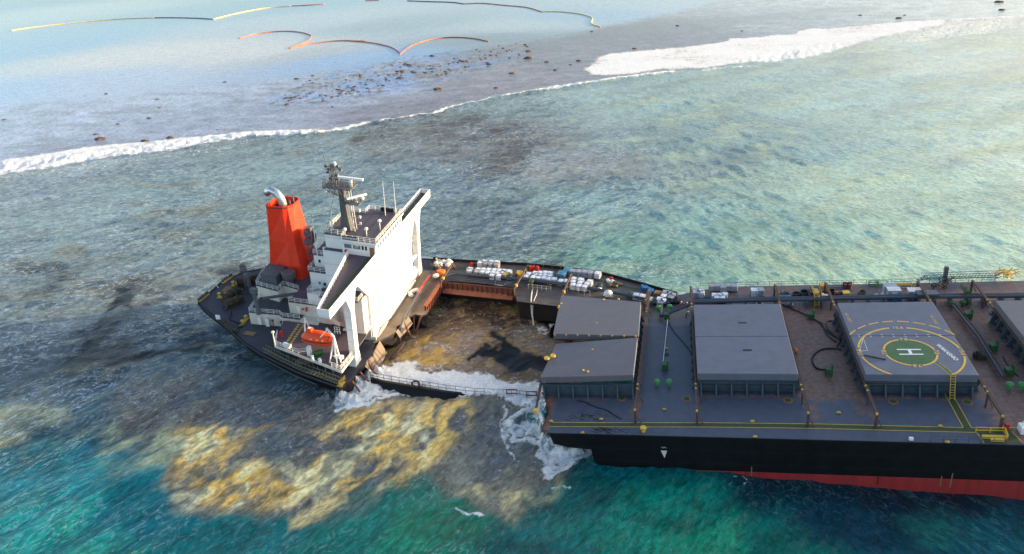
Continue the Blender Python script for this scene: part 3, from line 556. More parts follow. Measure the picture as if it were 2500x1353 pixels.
# --- bridge wings (full beam)
MB().box((-2.3, 0.1, 17.0), (-0.02, 53.9, 17.5)).box((-12.0, 21.9, 17.46), (-2.31, 41, 17.5)).prism([(-2.31, 0.1), (-2.31, 21.89), (-6.2, 21.89)], 17.2, 17.498).build('wing_deck', 'purple_deck', S)
MB().box((-1.9, 0.25, 17.504), (-1.1, 53.7, 17.53)).build('wing_gutter', 'green_walk', S)
wb = MB()
wb.box((-0.15, 0, 16.7), (0.0, 54, 18.65)); wb.beam((-2.35, 0, 17.75), (-6.25, 21.6, 17.75), .14, 1.7); wb.box((-2.45, 41.0, 16.95), (-2.3, 54, 18.6))
wb.box((-2.3, 0.0, 16.85), (-0.15, 0.15, 18.6)); wb.box((-2.3, 53.85, 16.85), (-0.15, 54, 18.6)); wb.box((-2.3, 0.15, 16.7), (-0.15, 17.2, 16.99)); wb.box((-2.3, 41.2, 16.7), (-0.15, 53.85, 16.99))
for k in range(14):
    for v0 in (0.8, 41.8):
        v = v0 + k * 1.2
        if v < 53.5 and not 20 < v < 41:
            o_ = 0 if v > 30 else -3.9 * v / 21.6
            wb.box((-2.3 + o_, v, 17.5), (-2.08 + o_, v + .1, 18.5))
wb.build('bridge_wing', 'white_paint', S)
pl_ = MB()
def pillar(mb, v, s_):
    mb.loft([[(-1.9, v - 1.3, 0.02), (-0.2, v - 1.3, 0.02), (-0.2, v + 1.3, 0.02), (-1.9, v + 1.3, 0.02)], [(-1.6, v - .75, 3), (-0.2, v - .75, 3), (-0.2, v + .75, 3), (-1.6, v + .75, 3)],
             [(-1.5, v - .75, 13.0), (-0.16, v - .75, 13.0), (-0.16, v + .75, 13.0), (-1.5, v + .75, 13.0)], [(-1.5, v - 2.2, 16.7), (-0.16, v - 2.2, 16.7), (-0.16, v + 2.2, 16.7), (-1.5, v + 2.2, 16.7)]])
for v, s_ in ((9.0, 1), (45.4, -1)):
    p = MB(); pillar(p, v, s_); p.build('wing_pillar', 'white_paint', S)
for (v0, v1, vv) in ((17.2, 12.2, 0), (41.2, 44.5, 0)):
    MB().prism_u([(v0, 16.7), (v1, 16.7), (v0, 10.8)], -1.2, -0.45).build('wing_bracket', 'white_paint', S)
# far side inner frame with opening
MB().prism_u([(41.2, 0.05), (44.6, 0.05), (44.6, 1.2), (42.6, 3.6), (41.2, 4.2)], -1.0, -0.5).box((-1.0, 41.2, 5.4), (-0.5, 44.7, 6.0)).build('far_frame', 'white_paint', S)
# --- wheelhouse
wh = MB(); wh.box((-7.5, 21.6, 17.52), (-0.16, 36.0, 20.6)); wh.box((-11.9, 23.0, 17.52), (-7.51, 33.6, 20.6)); wh.build('wheelhouse', 'white_paint', S)
MB().box((-7.7, 21.35, 20.6), (0.15, 36.2, 20.82)).box((-12.0, 22.9, 20.6), (-7.72, 33.8, 20.8)).build('compass_deck', 'purple_deck', S)
MB().box((-7.7, 21.31, 20.42), (0.19, 21.34, 20.86)).box((0.16, 21.31, 20.42), (0.20, 36.2, 20.86)).build('roof_fascia', 'white_paint', S)
MB().rail([(0, 21.5, 20.8), (-7.4, 21.5, 20.8), (-7.6, 23.2, 20.8), (-11.8, 23.1, 20.8), (-11.8, 33.6, 20.8), (-7.4, 33.6, 20.8), (-7.4, 35.9, 20.8), (0, 35.9, 20.8), (0, 21.5, 20.8)], 1.1, 1.3).build('compass_rail', 'white_rail', S)
def win(parent, a, b, m='glass'): MB().box(a, b).build('window', m, parent)
for u0, u1 in ((-7.0, -5.4), (-5.1, -3.5)): win(S, (u0, 21.56, 18.9), (u1, 21.598, 19.8))
for u0, u1 in ((-3.2, -2.75), (-2.5, -2.05)): win(S, (u0, 21.56, 18.9), (u1, 21.598, 19.8), 'dark_opening')
MB().box((-1.5, 21.55, 17.56), (-0.55, 21.598, 19.7)).build('door', 'wood', S)
for k in range(10): win(S, (-0.158, 22.4 + k * 1.35, 19.0), (-0.13, 23.4 + k * 1.35, 19.95), 'glass')
MB().tube([(-6.6, 21.5, 18.25), (-6.6, 21.3, 18.25)], 0.38, 12).build('lifebuoy', 'red_plastic', S)
nb = MB().box((-7.2, 21.30, 20.95), (-4.0, 21.38, 21.75)).build('name_board', 'black_rubber', S)
text('WAKASHIO', 0.62, 'white_stencil', nb, Matrix.Translation((-5.6, 21.28, 21.34)) @ Matrix.Rotation(R(90), 4, 'X'), 'name_lettering', 0.005, 0.015)
rng = random.Random(3)
for (v, w_) in [(19.5, 5.2), (20.1, 5.4), (19.3, 9.6), (22.0, 6.8), (24.2, 3.2), (24.8, 5.6), (27.3, 2.6), (29.5, 6.2), (31, 3.0), (33.8, 5.4), (36.5, 3.2), (38.5, 8.6), (35, 9.0), (28, 10), (31.5, 12.4), (24, 13)]:
    MB().tube([(F0 - .05, v, w_), (F0 + .012, v, w_)], 0.24, 10).build('porthole', 'dark_opening', S)
for (u, w_) in [(-11, 1.9), (-9.4, 2.6), (-6.5, 2.2), (-3.4, 1.7)]: MB().box((u, 16.86, w_), (u + .5, 16.898, w_ + .6)).build('porthole', 'dark_opening', S)
# roof gear
for (u, v, h) in ((-6.9, 22.3, 1.6), (-3.0, 24.0, 1.4), (-1.4, 27.2, 1.9)):
    MB().tube([(u, v, 20.8), (u, v, 20.8 + h)], 0.09, 6).blob((u, v, 20.8 + h + .3), (.42, .42, .36), 10, 7, 0).build('antenna_dome', 'white_paint', S, smooth=True)
MB().box((-4.6, 35.2, 21.0), (-1.6, 35.5, 21.9)).build('roof_locker', 'dark_opening', S)
for (u, v, h, d) in ((-14.5, 23.5, 9.0, 0), (-11.0, 24.5, 9.5, 1.0), (-10.8, 24.8, 8.5, 0), (-0.8, 34.5, 8, 0), (-3.0, 34, 8, 0)):
    base_ = 14.5 if u < -13 else 20.8
    MB().tube([(u, v, base_), (u + d, v, base_ + h)], [0.09, 0.04], 6).build('whip_antenna', 'white_rail', S)
# --- radar mast
ms = MB()
ms.loft([[(-9.4, 25.0, 20.82), (-7.0, 25.0, 20.82), (-7.0, 27.0, 20.82), (-9.4, 27.0, 20.82)], [(-8.9, 25.2, 24), (-7.4, 25.2, 24), (-7.4, 26.6, 24), (-8.9, 26.6, 24)], [(-8.9, 25.3, 30.5), (-7.9, 25.3, 30.5), (-7.9, 26.3, 30.5), (-8.9, 26.3, 30.5)]])
ms.build('radar_mast', 'mast_grey', S)
ld = MB()
for k in range(20): ld.beam((-7.1 + .0 - k * .02, 25.4, 21 + k * .45), (-6.2 - k * .02, 25.4, 21 + k * .45), 0.07)
ld.beam((-6.2, 25.4, 20.8), (-6.7, 25.4, 30), 0.12).beam((-6.2, 26.3, 20.8), (-6.7, 26.3, 30), 0.12)
for k in range(4): ld.beam((-6.9, 25.8, 22 + k * 1.5), (-4.9, 25.8, 22.4 + k * 1.5), 0.08); ld.box((-5.2, 25.6, 22.3 + k * 1.5), (-4.8, 26.0, 22.8 + k * 1.5))
ld.build('mast_ladder', 'white_dirty', S)
pm = MB(); pm.box((-11.6, 24.0, 30.5), (-5.6, 27.6, 30.7)); pm.rail([(-11.5, 24.1, 30.7), (-5.7, 24.1, 30.7), (-5.7, 27.5, 30.7), (-11.5, 27.5, 30.7), (-11.5, 24.1, 30.7)], 0.9, 1.2, 0.08, 2)
for k in range(5): pm.beam((-11.4 + k * 1.1, 24.0, 30.5), (-9.0 + k * .3, 25.2, 28.6), 0.1)
pm.box((-7.6, 24.6, 27.2), (-4.4, 27.2, 27.4)); pm.rail([(-7.4, 24.7, 27.4), (-4.5, 24.7, 27.4), (-4.5, 27.1, 27.4)], 0.8, 1.0, 0.08, 2)
pm.build('mast_platform', 'mast_grey', S)
tp = MB(); 
for dx, dy in ((-.5, -.5), (.5, -.5), (.5, .5), (-.5, .5)): tp.beam((-9.6 + dx, 25.8 + dy, 30.7), (-9.8 + dx * .4, 25.8 + dy * .4, 36.2), 0.14)
for k in range(7):
    z = 31.2 + k * .75; tp.beam((-10.1, 25.3, z), (-9.2, 25.3, z + .7), 0.09); tp.beam((-9.2, 26.3, z), (-10.1, 25.3, z + .7), 0.09)
tp.beam((-11.4, 25.8, 34.6), (-7.8, 25.8, 35.2), 0.14).beam((-10.6, 25.8, 33), (-11.4, 25.8, 38.4), 0.12).beam((-11.2, 25.8, 35.5), (-8.2, 25.8, 35.4), 0.12)
for k, (u, z) in enumerate([(-11.2, 35.2), (-10.6, 34.5), (-8.6, 35.6), (-8.1, 34.7), (-10.9, 33.6), (-9.0, 33.2), (-10.5, 32), (-8.9, 32.1)]): tp.box((u - .25, 25.5, z), (u + .25, 26.1, z + .5))
tp.v = [(x, y, 30.7 + (z - 30.7) * .8) for x, y, z in tp.v]; tp.build('signal_mast', 'mast_grey', S)
MB().tube([(-9.2, 25.8, 34.9), (-9.2, 25.8, 35.6)], .28, 10).build('mast_light', 'white_paint', S)
MB().tube([(-6.2, 25.8, 30.7), (-6.2, 25.8, 32.3)], .35, 8).box((-8.8, 25.4, 32.3), (-3.4, 26.0, 32.7)).build('radar_scanner', 'white_paint', S, bevel=.05)
MB().tube([(-5.4, 25.8, 27.4), (-5.4, 25.8, 28.4)], .3, 8).beam((-6.6, 24.3, 28.6), (-3.8, 27.5, 28.6), .35, .35).blob((-4.2, 26.2, 28.2), (.4, .4, .4), 8, 6, 0).build('radar_scanner', 'white_paint', S)
for a, b_ in (((-11.6, 23.2, 20.9), (-9.4, 25.4, 30.4)), ((-8.5, 25.5, 24.5), (-22.5, 30, 19.6)), ((-11.3, 33.4, 20.9), (-9.0, 26.2, 30.4))): MB().tube([a, b_], .035, 4).build('stay_wire', 'grey_steel', S)
for (u, v, w_) in [(-14.6, 22.56, 8.2), (-13.4, 22.56, 8.2), (-15.0, 24.46, 12.6), (-13.6, 24.46, 12.6)]: MB().box((u, v - .02, w_), (u + .5, v + .03, w_ + .7)).build('window', 'dark_opening', S)
for (u, v, w_) in [(-24.6, 15.88, 1.2), (-26.4, 15.85, 1.4), (-18.2, 15.87, 1.2)]: MB().box((u, v - .1, w_ - 1.1), (u + .8, v + .2, w_ + .8)).build('door', 'white_rail', S)
MB().tube([(F0 + .15, 20.5, .3), (F0 + .15, 20.5, 15.8)], .1, 6).build('wall_pipe', 'white_dirty', S); MB().tube([(-10.4, 17.1, 3.9), (-10.4, 17.1, 8.2), (-6, 17.1, 8.2)], .1, 6).build('wall_pipe', 'grey_steel', S)
for k, (u, v) in enumerate([(-14, 3.9), (-11, 3.4), (-8, 2.9)]): MB().tube([(u, v + 2.2, .05), (u, v + 2.2, 1.2)], .12, 6).blob((u, v + 2.2, 1.3), (.3, .3, .25), 8, 5, .1).build('air_vent', 'mast_grey', S)
# --- lower deck houses
MB().prism([(-31.8, 30), (-29.7, 22.2), (-23.9, 21.2), (-24.1, 23.8), (-19.9, 22.9), (-19.7, 18.0), (-12.5, 18.2), (-12.21, 41), (-31.8, 41)], 0.02, 5.8).build('deck_house', 'white_dirty', S)
MB().prism([(-31.9, 30), (-29.8, 22.1), (-23.85, 21.1), (-24.0, 23.7), (-19.85, 22.8), (-19.75, 17.9), (-12.5, 18.1), (-12.22, 41), (-31.9, 41)], 5.804, 5.84).build('house_top', 'purple_deck', S)
MB().prism([(-29.2, 23), (-28.3, 15.9), (-21.4, 16.7), (-20.4, 16.0), (-16.41, 16.2), (-16.41, 17.9), (-19.8, 17.9), (-20, 22.8)], 0.02, 3.0).build('aft_house', 'white_dirty', S)
MB().prism([(-29.2, 23), (-28.4, 15.8), (-21.4, 16.6), (-20.4, 15.9), (-16.4, 16.1), (-16.4, 17.96), (-19.76, 17.96), (-19.9, 22.9)], 3.003, 3.04).build('aft_house_top', 'stern_deck_paint', S)
MB().rail([(-31.7, 30, 5.84), (-29.7, 22.3, 5.84), (-23.9, 21.3, 5.84), (-24.0, 23.8, 5.84), (-19.9, 23, 5.84)], 1.1).rail([(-19.6, 18.1, 5.84), (-12.6, 18.3, 5.84)], 1.1).build('house_rail', 'white_rail', S)
MB().rail([(-29.0, 22, 3.04), (-28.2, 16, 3.04), (-21.4, 16.8, 3.04), (-20.4, 16.1, 3.04), (-16.5, 16.3, 3.04)], 1.1).build('house_rail', 'white_rail', S)
for (u, w_) in ((-22.6, 1.9), (-20.6, 1.9), (-19.8, 1.9), (-19.1, 1.3)): MB().tube([(u, 15.55, .05), (u, 15.55, w_)], .09, 6).blob((u, 15.5, w_ + .25), (.32, .3, .28), 8, 6, 0).build('vent_cowl', 'red_plastic' if u > -19.5 else 'drum_brown', S)
MB().box((-17.9, 17.86, 3.4), (-17.0, 17.90, 5.2)).build('door', 'white_rail', S)
for (u, w_) in ((-16.4, 4.6), (-15.6, 4.4), (-15.5, 5.0)): MB().tube([(u, 17.7, w_), (u, 18.0, w_)], .22, 8).build('valve_wheel', 'red_plastic', S)
ct = MB().box((-28.7, 22.9, 5.86), (-24.9, 27.4, 8.5)); ct.build('store_container', 'mast_grey', S)
cd = MB()
for k in range(4): cd.box((-28.6 + k * .93, 22.8, 5.95), (-27.75 + k * .93, 22.898, 8.4))
cd.build('container_door', 'grey_steel', S)
cx0, cy0 = A(703, 664, 8.6)[:2]
MB().tube([(cx0, cy0, 5.86), (cx0, cy0, 7.0)], .95, 16).tube([(cx0, cy0, 7.0), (cx0, cy0, 7.3), (cx0, cy0, 8.6), (cx0, cy0, 8.75)], [1.0, 1.55, 1.55, 1.3], 20).build('mushroom_vent', 'mast_grey', S, smooth=False)
# --- funnel
FB0 = [(-30.7, 30.2), (-30.0, 28.7), (-23.6, 26.7), (-21.0, 27.0), (-20.4, 30.2), (-20.6, 34.5), (-22, 36), (-29.6, 36), (-30.7, 35)]
FB1 = [(-28.6, 29.3), (-28.0, 28.7), (-24.7, 29.3), (-23.8, 29.9), (-23.1, 31.2), (-23.1, 33.8), (-23.9, 34.8), (-28.0, 34.5), (-28.6, 33.8)]
def fr_ring(t, w_, k=0.0):
    c_ = (-25.9, 31.8); r = [(a[0] + (b[0] - a[0]) * t, a[1] + (b[1] - a[1]) * t) for a, b in zip(FB0, FB1)]
    return [(p[0] + (c_[0] - p[0]) * k, p[1] + (c_[1] - p[1]) * k, w_) for p in r]
fu = MB(); fu.loft([fr_ring(0, 5.85), fr_ring(.62, 14.0), fr_ring(1, 21.6), fr_ring(1, 22.2), fr_ring(1, 22.2, .05), fr_ring(1, 20.4, .05)], cap=False)
F_ = fu.build('funnel', 'funnel_red', S)
MB().add(fr_ring(1, 20.5, .05), [tuple(range(9))]).build('funnel_top', 'dark_opening', F_)
MB().loft([fr_ring(1, 21.7, -.012), fr_ring(1, 21.95, -.012)], cap=False).build('funnel_band', 'drum_brown', F_)
MB().tube([(-25.2, 30.6, 20.5), (-25.2, 30.6, 22.4), (-25.5, 30.6, 23.6), (-26.4, 30.6, 24.8), (-27.6, 30.6, 25.3), (-28.3, 30.6, 24.9), (-28.7, 30.6, 24.3)], [.92, .92, .9, .86, .84, .82, .82], 16, cap=True).build('exhaust_pipe', 'steel_silver', F_, smooth=True)
for (u, v, h, r) in ((-24.0, 31.4, 22.9, .22), (-23.8, 32.6, 23.2, .26), (-24.6, 32.4, 22.8, .2), (-26.8, 30.0, 22.0, .18)): MB().tube([(u, v, 20.5), (u, v, h)], r, 8).build('vent_pipe', 'mast_grey', F_)
eg = MB()
for k in range(22):
    z = 8 + rng.random() * 9; eg.box((-20.6 + (15 - z) * .05 + rng.random() * .5, 29 + rng.random() * 3, z), (-20.0 + rng.random() * .8, 29.6 + rng.random() * 3, z + .3 + rng.random() * 1.2))
eg.beam((-20, 30, 5.9), (-20.6, 30, 17), .18).beam((-19.5, 31.6, 5.9), (-20.3, 31.6, 17), .14); eg.build('engine_casing_gear', 'mast_grey', S)
# --- poop deck gear
def winch(p, rz):
    t = MB(); t.tube([(-1.5, 0, .95), (1.5, 0, .95)], .75, 14); t.tube([(-1.6, 0, .95), (-1.5, 0, .95)], 1.1, 14).tube([(1.5, 0, .95), (1.6, 0, .95)], 1.1, 14).tube([(-.05, 0, .95), (.05, 0, .95)], 1.1, 14)
    t.box((-2.2, -.9, 0.03), (2.6, .9, .25)).box((1.75, -.5, .25), (2.6, .5, 1.3))
    M_ = Matrix.Translation(p) @ Matrix.Rotation(rz, 4, 'Z'); t.v = [tuple(M_ @ Vector(v)) for v in t.v]
    w_ = t.build('mooring_winch', 'net_dark', S)
    r_ = MB(); 
    for k in range(14): r_.tube([(-1.4 + k * .2, .8 * math.cos(a), .95 + .8 * math.sin(a)) for a in [i * .7 for i in range(10)]], .07, 4)
    r_.v = [tuple(M_ @ Vector(v)) for v in r_.v]; r_.build('winch_rope', 'rope', w_)
winch(A(565, 727), R(75)); winch(A(568, 745), R(60)); winch(A(612, 688), R(25)); winch(A(598, 695), R(30))
for (x, y) in ((536, 723), (549, 724), (570, 695), (580, 698), (593, 790), (601, 779)):
    p = A(x, y); MB().tube([p, p + Vector((0, 0, .75))], .33, 12).tube([p + Vector((0, 0, .75)), p + Vector((0, 0, .85))], .42, 12).build('bollard', 'yellow_line', S)
for (x0, y0, x1, y1) in ((484, 738, 510, 718), (543, 692, 569, 673), (588, 796, 606, 776), (531, 727, 552, 727), (566, 697, 584, 700)):
    a = A(x0, y0); b_ = A(x1, y1); MB().beam(a + Vector((0, 0, .1)), b_ + Vector((0, 0, .1)), .7, .16).build('fairlead_base', 'yellow_line', S)
for (x, y) in ((486, 735), (491, 731), (496, 727), (502, 723), (507, 719), (545, 689), (550, 685), (555, 682), (561, 678), (566, 675)):
    p = A(x, y); MB().tube([p, p + Vector((0, 0, .8))], .28, 8).build('roller_fairlead', 'grey_steel', S)
for (x, y, sx, sy) in ((562, 708, 1.6, 1.2), (575, 710, 1.4, 1.0), (610, 815, 1.2, .6)):
    p = A(x, y); MB().box((p.x - sx, p.y - sy, .01), (p.x + sx, p.y + sy, .16)).build('deck_hatch', 'wood', S)
MB().rail([(-44, 20.4, 0), (-44.2, 30.2, 0), (-42, 34.2, 0), (-37.5, 38.3, 0)], 1.0, 1.6, .07, 2).build('stern_rail', 'mast_grey', S)
p = A(533, 703); MB().tube([p, p + Vector((-2.6, 0, 4.6))], [.09, .05], 6).build('flagstaff', 'white_rail', S)
ch = MB()
for (x, y) in ((548, 790), (556, 797), (563, 802), (570, 806), (577, 810)): p = A(x, y); ch.blob((p.x, p.y, .4), (.7, .5, .5), 8, 6, .25, int(x))
ch.build('chock_gear', 'net_dark', S)
p = A(533, 780); MB().box((p.x - .5, p.y - .1, .0), (p.x + .5, p.y + .1, 1.1)).build('notice_board', 'white_paint', S)
MB().tube([A(578, 800, .15), A(592, 798, .15), A(588, 790, .15), A(560, 780, .15), A(565, 760, .15)], .12, 6).build('mooring_rope', 'black_rubber', S)
# crane
cb = A(633, 766, 3.04)
MB().tube([(cb.x, cb.y, 3.04), (cb.x - .1, cb.y, 5), (cb.x - .4, cb.y, 9.2)], [.6, .42, .36], 12).box((cb.x - .9, cb.y - .5, 8.3), (cb.x + .4, cb.y + .5, 9.3)).build('crane_post', 'grey_steel', S)
e0 = spot(FA, 640, 729, 8.6); e1 = spot(FA, 795, 706, 8.6)
MB().beam(e0, e1, .5, .45).build('crane_boom', 'pipe_grey', S)
for (x, y) in ((602, 700), (612, 712), (600, 690)): p = A(x, y, .0); MB().tube([(p.x, p.y, 0), (p.x, p.y, 4.6)], .45, 10).blob((p.x, p.y, 4.4), (.8, .8, .7), 8, 6, .3, x).build('crane_pedestal', 'mast_grey', S)
# --- boat deck, near side
bd = [(-17.5, 7.6), (-16.9, 7.1), (-0.9, 3.0), (-0.7, 7.4), (-1.0, 10.4), (-1.0, 16.88), (-12.2, 16.88), (-12.2, 15.88), (-20, 15.6), (-18.6, 11)]
MB().prism(bd, 2.2, 2.5).build('boat_deck', 'purple_deck', S)
fa_ = MB().beam((-17.4, 7.18, 2.35), (-0.85, 2.96, 2.35), .14, .62).beam((-.82, 2.96, 2.35), (-0.66, 10.5, 2.35), .14, .62); fa_.build('boat_deck_edge', 'white_dirty', S)
MB().rail([(-18.8, 11, 2.5), (-17.3, 7.4, 2.5), (-11.4, 5.95, 2.5), (-9.6, 7.0, 2.5)], 1.1).rail([(-3.2, 3.75, 2.5), (-1.05, 3.2, 2.5), (-0.8, 8.2, 2.5)], 1.15, 1.2, .08).rail([(-4.5, 15.9, 2.5), (-1.2, 15.9, 2.5)], 1.1).build('boat_deck_rail', 'white_rail', S)
for k in range(9): MB().beam((-16.5 + k * 1.9, 7.2 - k * .48, -.2), (-16.5 + k * 1.9, 7.2 - k * .48, 2.2), .1).build('deck_stanchion', 'mast_grey', S)
for row, (a, b_, n) in enumerate((((729, 793), (700, 836), 9), ((740, 795), (711, 838), 9))):
    for k in range(n):
        x = a[0] + (b_[0] - a[0]) * k / (n - 1); y = a[1] + (b_[1] - a[1]) * k / (n - 1); p = A(x, y, 2.505); MB().tube([(p.x, p.y, 2.505), (p.x, p.y, 2.52)], .33, 12).build('deck_spot', 'yellow_line', S)
for (x, y) in ((696, 843), (707, 847)):
    p = A(x, y, 2.6)
p = A(701, 845, 2.9); MB().tube([(p.x - .8, p.y + .2, 3.1), (p.x + .8, p.y - .2, 3.1)], .45, 12).box((p.x - .6, p.y - .4, 2.5), (p.x + .6, p.y + .4, 2.7)).build('liferaft_canister', 'white_paint', S, smooth=False)
for (x, y) in ((763, 876), (781, 883)): p = A(x, y, 2.9); MB().tube([(p.x, p.y, 2.5), (p.x, p.y, 3.6)], .34, 10).build('white_drum', 'white_paint', S)
p = A(776, 872, 2.5); MB().tube([(p.x - .7, p.y, 3.2), (p.x + .5, p.y + 1.2, 3.2)], .5, 12).box((p.x - .8, p.y - .2, 2.5), (p.x + .8, p.y + 1.2, 2.8)).build('boat_winch', 'green_gear', S)
p = A(756, 868, 2.5); MB().box((p.x - .35, p.y - .3, 2.5), (p.x + .35, p.y + .5, 4.6)).build('davit_foot', 'white_paint', S)
p = A(672, 845, 2.5); MB().tube([p, p + Vector((0, 0, 3.2))], .12, 6).blob(p + Vector((0, 0, 3.4)), (.35, .35, .3), 8, 6, .1).build('lamp_post', 'white_rail', S)
p = A(688, 822, 2.5); MB().box((p.x - .3, p.y - .2, 2.5), (p.x + .3, p.y + .2, 3.9)).build('hose_box', 'red_plastic', S)
p = A(832, 880, 2.5); MB().box((p.x - .8, p.y - .3, 3.0), (p.x + .6, p.y + .3, 3.7)).box((p.x - .1, p.y - .1, 2.5), (p.x + .1, p.y + .1, 3)).build('raft_box', 'white_paint', S)
dv = MB()
a = A(805, 885, 2.5); b_ = A(824, 895, 2.5); c_ = A(838, 905, 2.6)
tpd = Vector((a.x + 1.0, a.y + 1.2, 8.0))
for q_ in (a, b_, a + Vector((.4, 1.6, 0)), b_ + Vector((.2, 1.2, 0))): dv.beam(q_, tpd, .22)
dv.beam(a.lerp(tpd, .3), b_.lerp(tpd, .3), .14).beam(a.lerp(tpd, .6), b_.lerp(tpd, .6), .14).beam(tpd, tpd + Vector((-2.2, 1.4, .6)), .34).beam(tpd + Vector((-2.0, 1.3, .5)), tpd + Vector((-3.2, .5, -1.0)), .16)
dv.rail([tpd + Vector((-.6, 1.6, -.4)), tpd + Vector((.5, 1.6, -.4))], 1.6, .6, .07); dv.build('boat_davit', 'white_paint', S)
dv = MB(); a = A(745, 826, 2.5); dv.beam(a, a + Vector((0, 1, 4.4)), .25).beam(a + Vector((0, 1, 4.4)), a + Vector((.9, -.6, 4.6)), .22).beam(a + Vector((.5, 2, 0)), a + Vector((0, 1, 4.4)), .2); dv.build('boat_davit', 'white_paint', S)
MB().prism_v([(-11.5, 8.4), (-11.2, 8.8), (-6.2, 5.4), (-6.2, 4.6)], 13.9, 14.3).build('side_brace', 'white_dirty', S)
# accommodation ladder along the hull
gw = MB(); 
for off in (0, 1.0):
    pts = [(-20.0, 6.9 + off, .75), (-15, 4.9 + off, .75), (-10.1, 3.3 + off, .75), (-5, 2.2 + off, .7), (-.6, 1.3 + off, .5)]
    for z in (0, .95): 
        for a, b_ in zip(pts[:-1], pts[1:]): gw.beam(Vector(a) + Vector((0, 0, z)), Vector(b_) + Vector((0, 0, z)), .09)
    for a, b_ in zip(pts[:-1], pts[1:]):
        for k in range(6): 
            p = Vector(a).lerp(Vector(b_), k / 6); gw.beam(p, p + Vector((0, 0, .95)), .06)
            if off == 0: gw.beam(p, p + Vector((0, 1.0, 0)), .12, .05); gw.beam(p, p + Vector((.4, 1.0, 0)), .08, .05)
gw.build('accommodation_ladder', 'ladder_green', S)
MB().rail([(-.9, 1.4, 0.1), (-.5, 3.4, 0.1)], 1.1, .5, .09).box((-1.3, 1.3, .0), (-.3, 2.9, .25)).build('ladder_platform', 'yellow_line', S)
MB().tube([(-20, 6.4, -.8), (-12, 3.5, -1.0), (-6, 2.0, -1.1)], .07, 6).build('ladder_cable', 'grey_steel', S)

# coaming girders of the lost hatch
Q0, Q1 = spot(FA, 1077, 691, 1.3), spot(FA, 1040, 748, 1.3)
cg = MB(); cg.add([Q0, Q1, Q1 + Vector((.1, 0, -2.2)), Q0 + Vector((.1, 0, -2.2))], [(0, 1, 2, 3)]); cg.add([Q0 + Vector((-.3, 0, 0)), Q1 + Vector((-.3, 0, 0)), Q1 + Vector((-.3, 0, -2.2)), Q0 + Vector((-.3, 0, -2.2))], [(0, 1, 2, 3)])
cg.beam(Q0 + Vector((-.2, 0, 0)), Q1 + Vector((-.2, 0, 0)), .9, .14)
for k in range(9): p = Q0.lerp(Q1, (k + .5) / 9); cg.beam(p + Vector((.15, 0, 0)), p + Vector((.25, 0, -2.1)), .3, .12)
cg.build('hatch_coaming', 'rust_bright', S)
# clutter on the torn foredeck
MB().tube([spot(FA, 1052, 665, .9), spot(FA, 1010, 735, .9), spot(FA, 985, 775, .8), spot(FA, 978, 800, .1), spot(FA, 977, 835, -3)], .22, 8).build('hanging_pipe', 'pipe_grey', S)
MB().tube([spot(FA, 1058, 672, .8), spot(FA, 1016, 735, .8), spot(FA, 992, 778, .6)], .14, 6).build('hanging_pipe', 'pipe_grey', S)
MB().tube([spot(FA, 960, 775, 1.2), spot(FA, 945, 785, 1.2), spot(FA, 930, 800, 1.1), spot(FA, 920, 830, .5)], .08, 5).build('loose_cable', 'black_rubber', S)
fl = MB(); a = spot(FW, 948, 878, .3); b_ = spot(FW, 985, 834, 2.6)
for d in (0, .9): fl.beam(a + Vector((d, 0, 0)), b_ + Vector((d * .4, 0, 0)), .22)
for k in range(6): t_ = k / 6; fl.beam(a.lerp(b_, t_), (a + Vector((.9, 0, 0))).lerp(b_ + Vector((.36, 0, 0)), t_ + .12), .12)
fl = fl.build('fallen_derrick', 'rust_rail', None); tag(fl, 'thin bent lattice boom sticking out of the white foam inside the hold', 'lattice boom')

# ================================================================ BOW SECTION
Bw = thing('ship_bow_section', 'forward part of the broken cargo ship with grey deck, closed hatches and a helicopter circle', 'shipwreck', FB)
Bp = lambda x, y, w=0.0: spot(FB, x, y, w)
UE = 60.0
edge = [(-36.1, 0.0), (-37.3, 1.4), (-37.0, 3.0), (-36.6, 5.0), (-36.9, 7.2), (-37.8, 8.6), (-38.2, 10.3), (-38.9, 11.2)]
# deck as a fine sheet with a rust map
us = np.arange(-39, UE + .01, .5); vs = np.arange(0, 50.01, .5); dv_, df_, rust = [], [], []
def ledge(v):
    if v <= 11.0: return float(np.interp(v, [e[1] for e in edge], [e[0] for e in edge]))
    if v <= 37.5: return -22.2
    return float(np.interp(v, [37.5, 46, 50], [-22.2, -17.8, -14.8]))
for v in vs:
    l = ledge(v); nn = 150
    for i in range(nn + 1):
        u = l + (UE - l) * (i / nn); w = 0.0
        if v > 34 and u < -5: w = -1.95 * min(1, (v - 34) / 12) * min(1, max(0, (-5 - u) / 10)) ** 1.2
        dv_.append((u, v, w))
for j in range(len(vs) - 1):
    for i in range(nn): a = j * (nn + 1) + i; df_.append((a, a + 1, a + nn + 2, a + nn + 1))
dk = MB(); dk.v = dv_; dk.f = df_; dko = dk.build('deck', 'deck_paint', Bw)
D = np.array(dv_); u_, v_ = D[:, 0], D[:, 1]
def bxm(u0, u1, v0, v1, s=1.5): return sstep(u0 - s, u0 + s, u_) * sstep(u1 + s, u1 - s, u_) * sstep(v0 - s, v0 + s, v_) * sstep(v1 + s, v1 - s, v_)
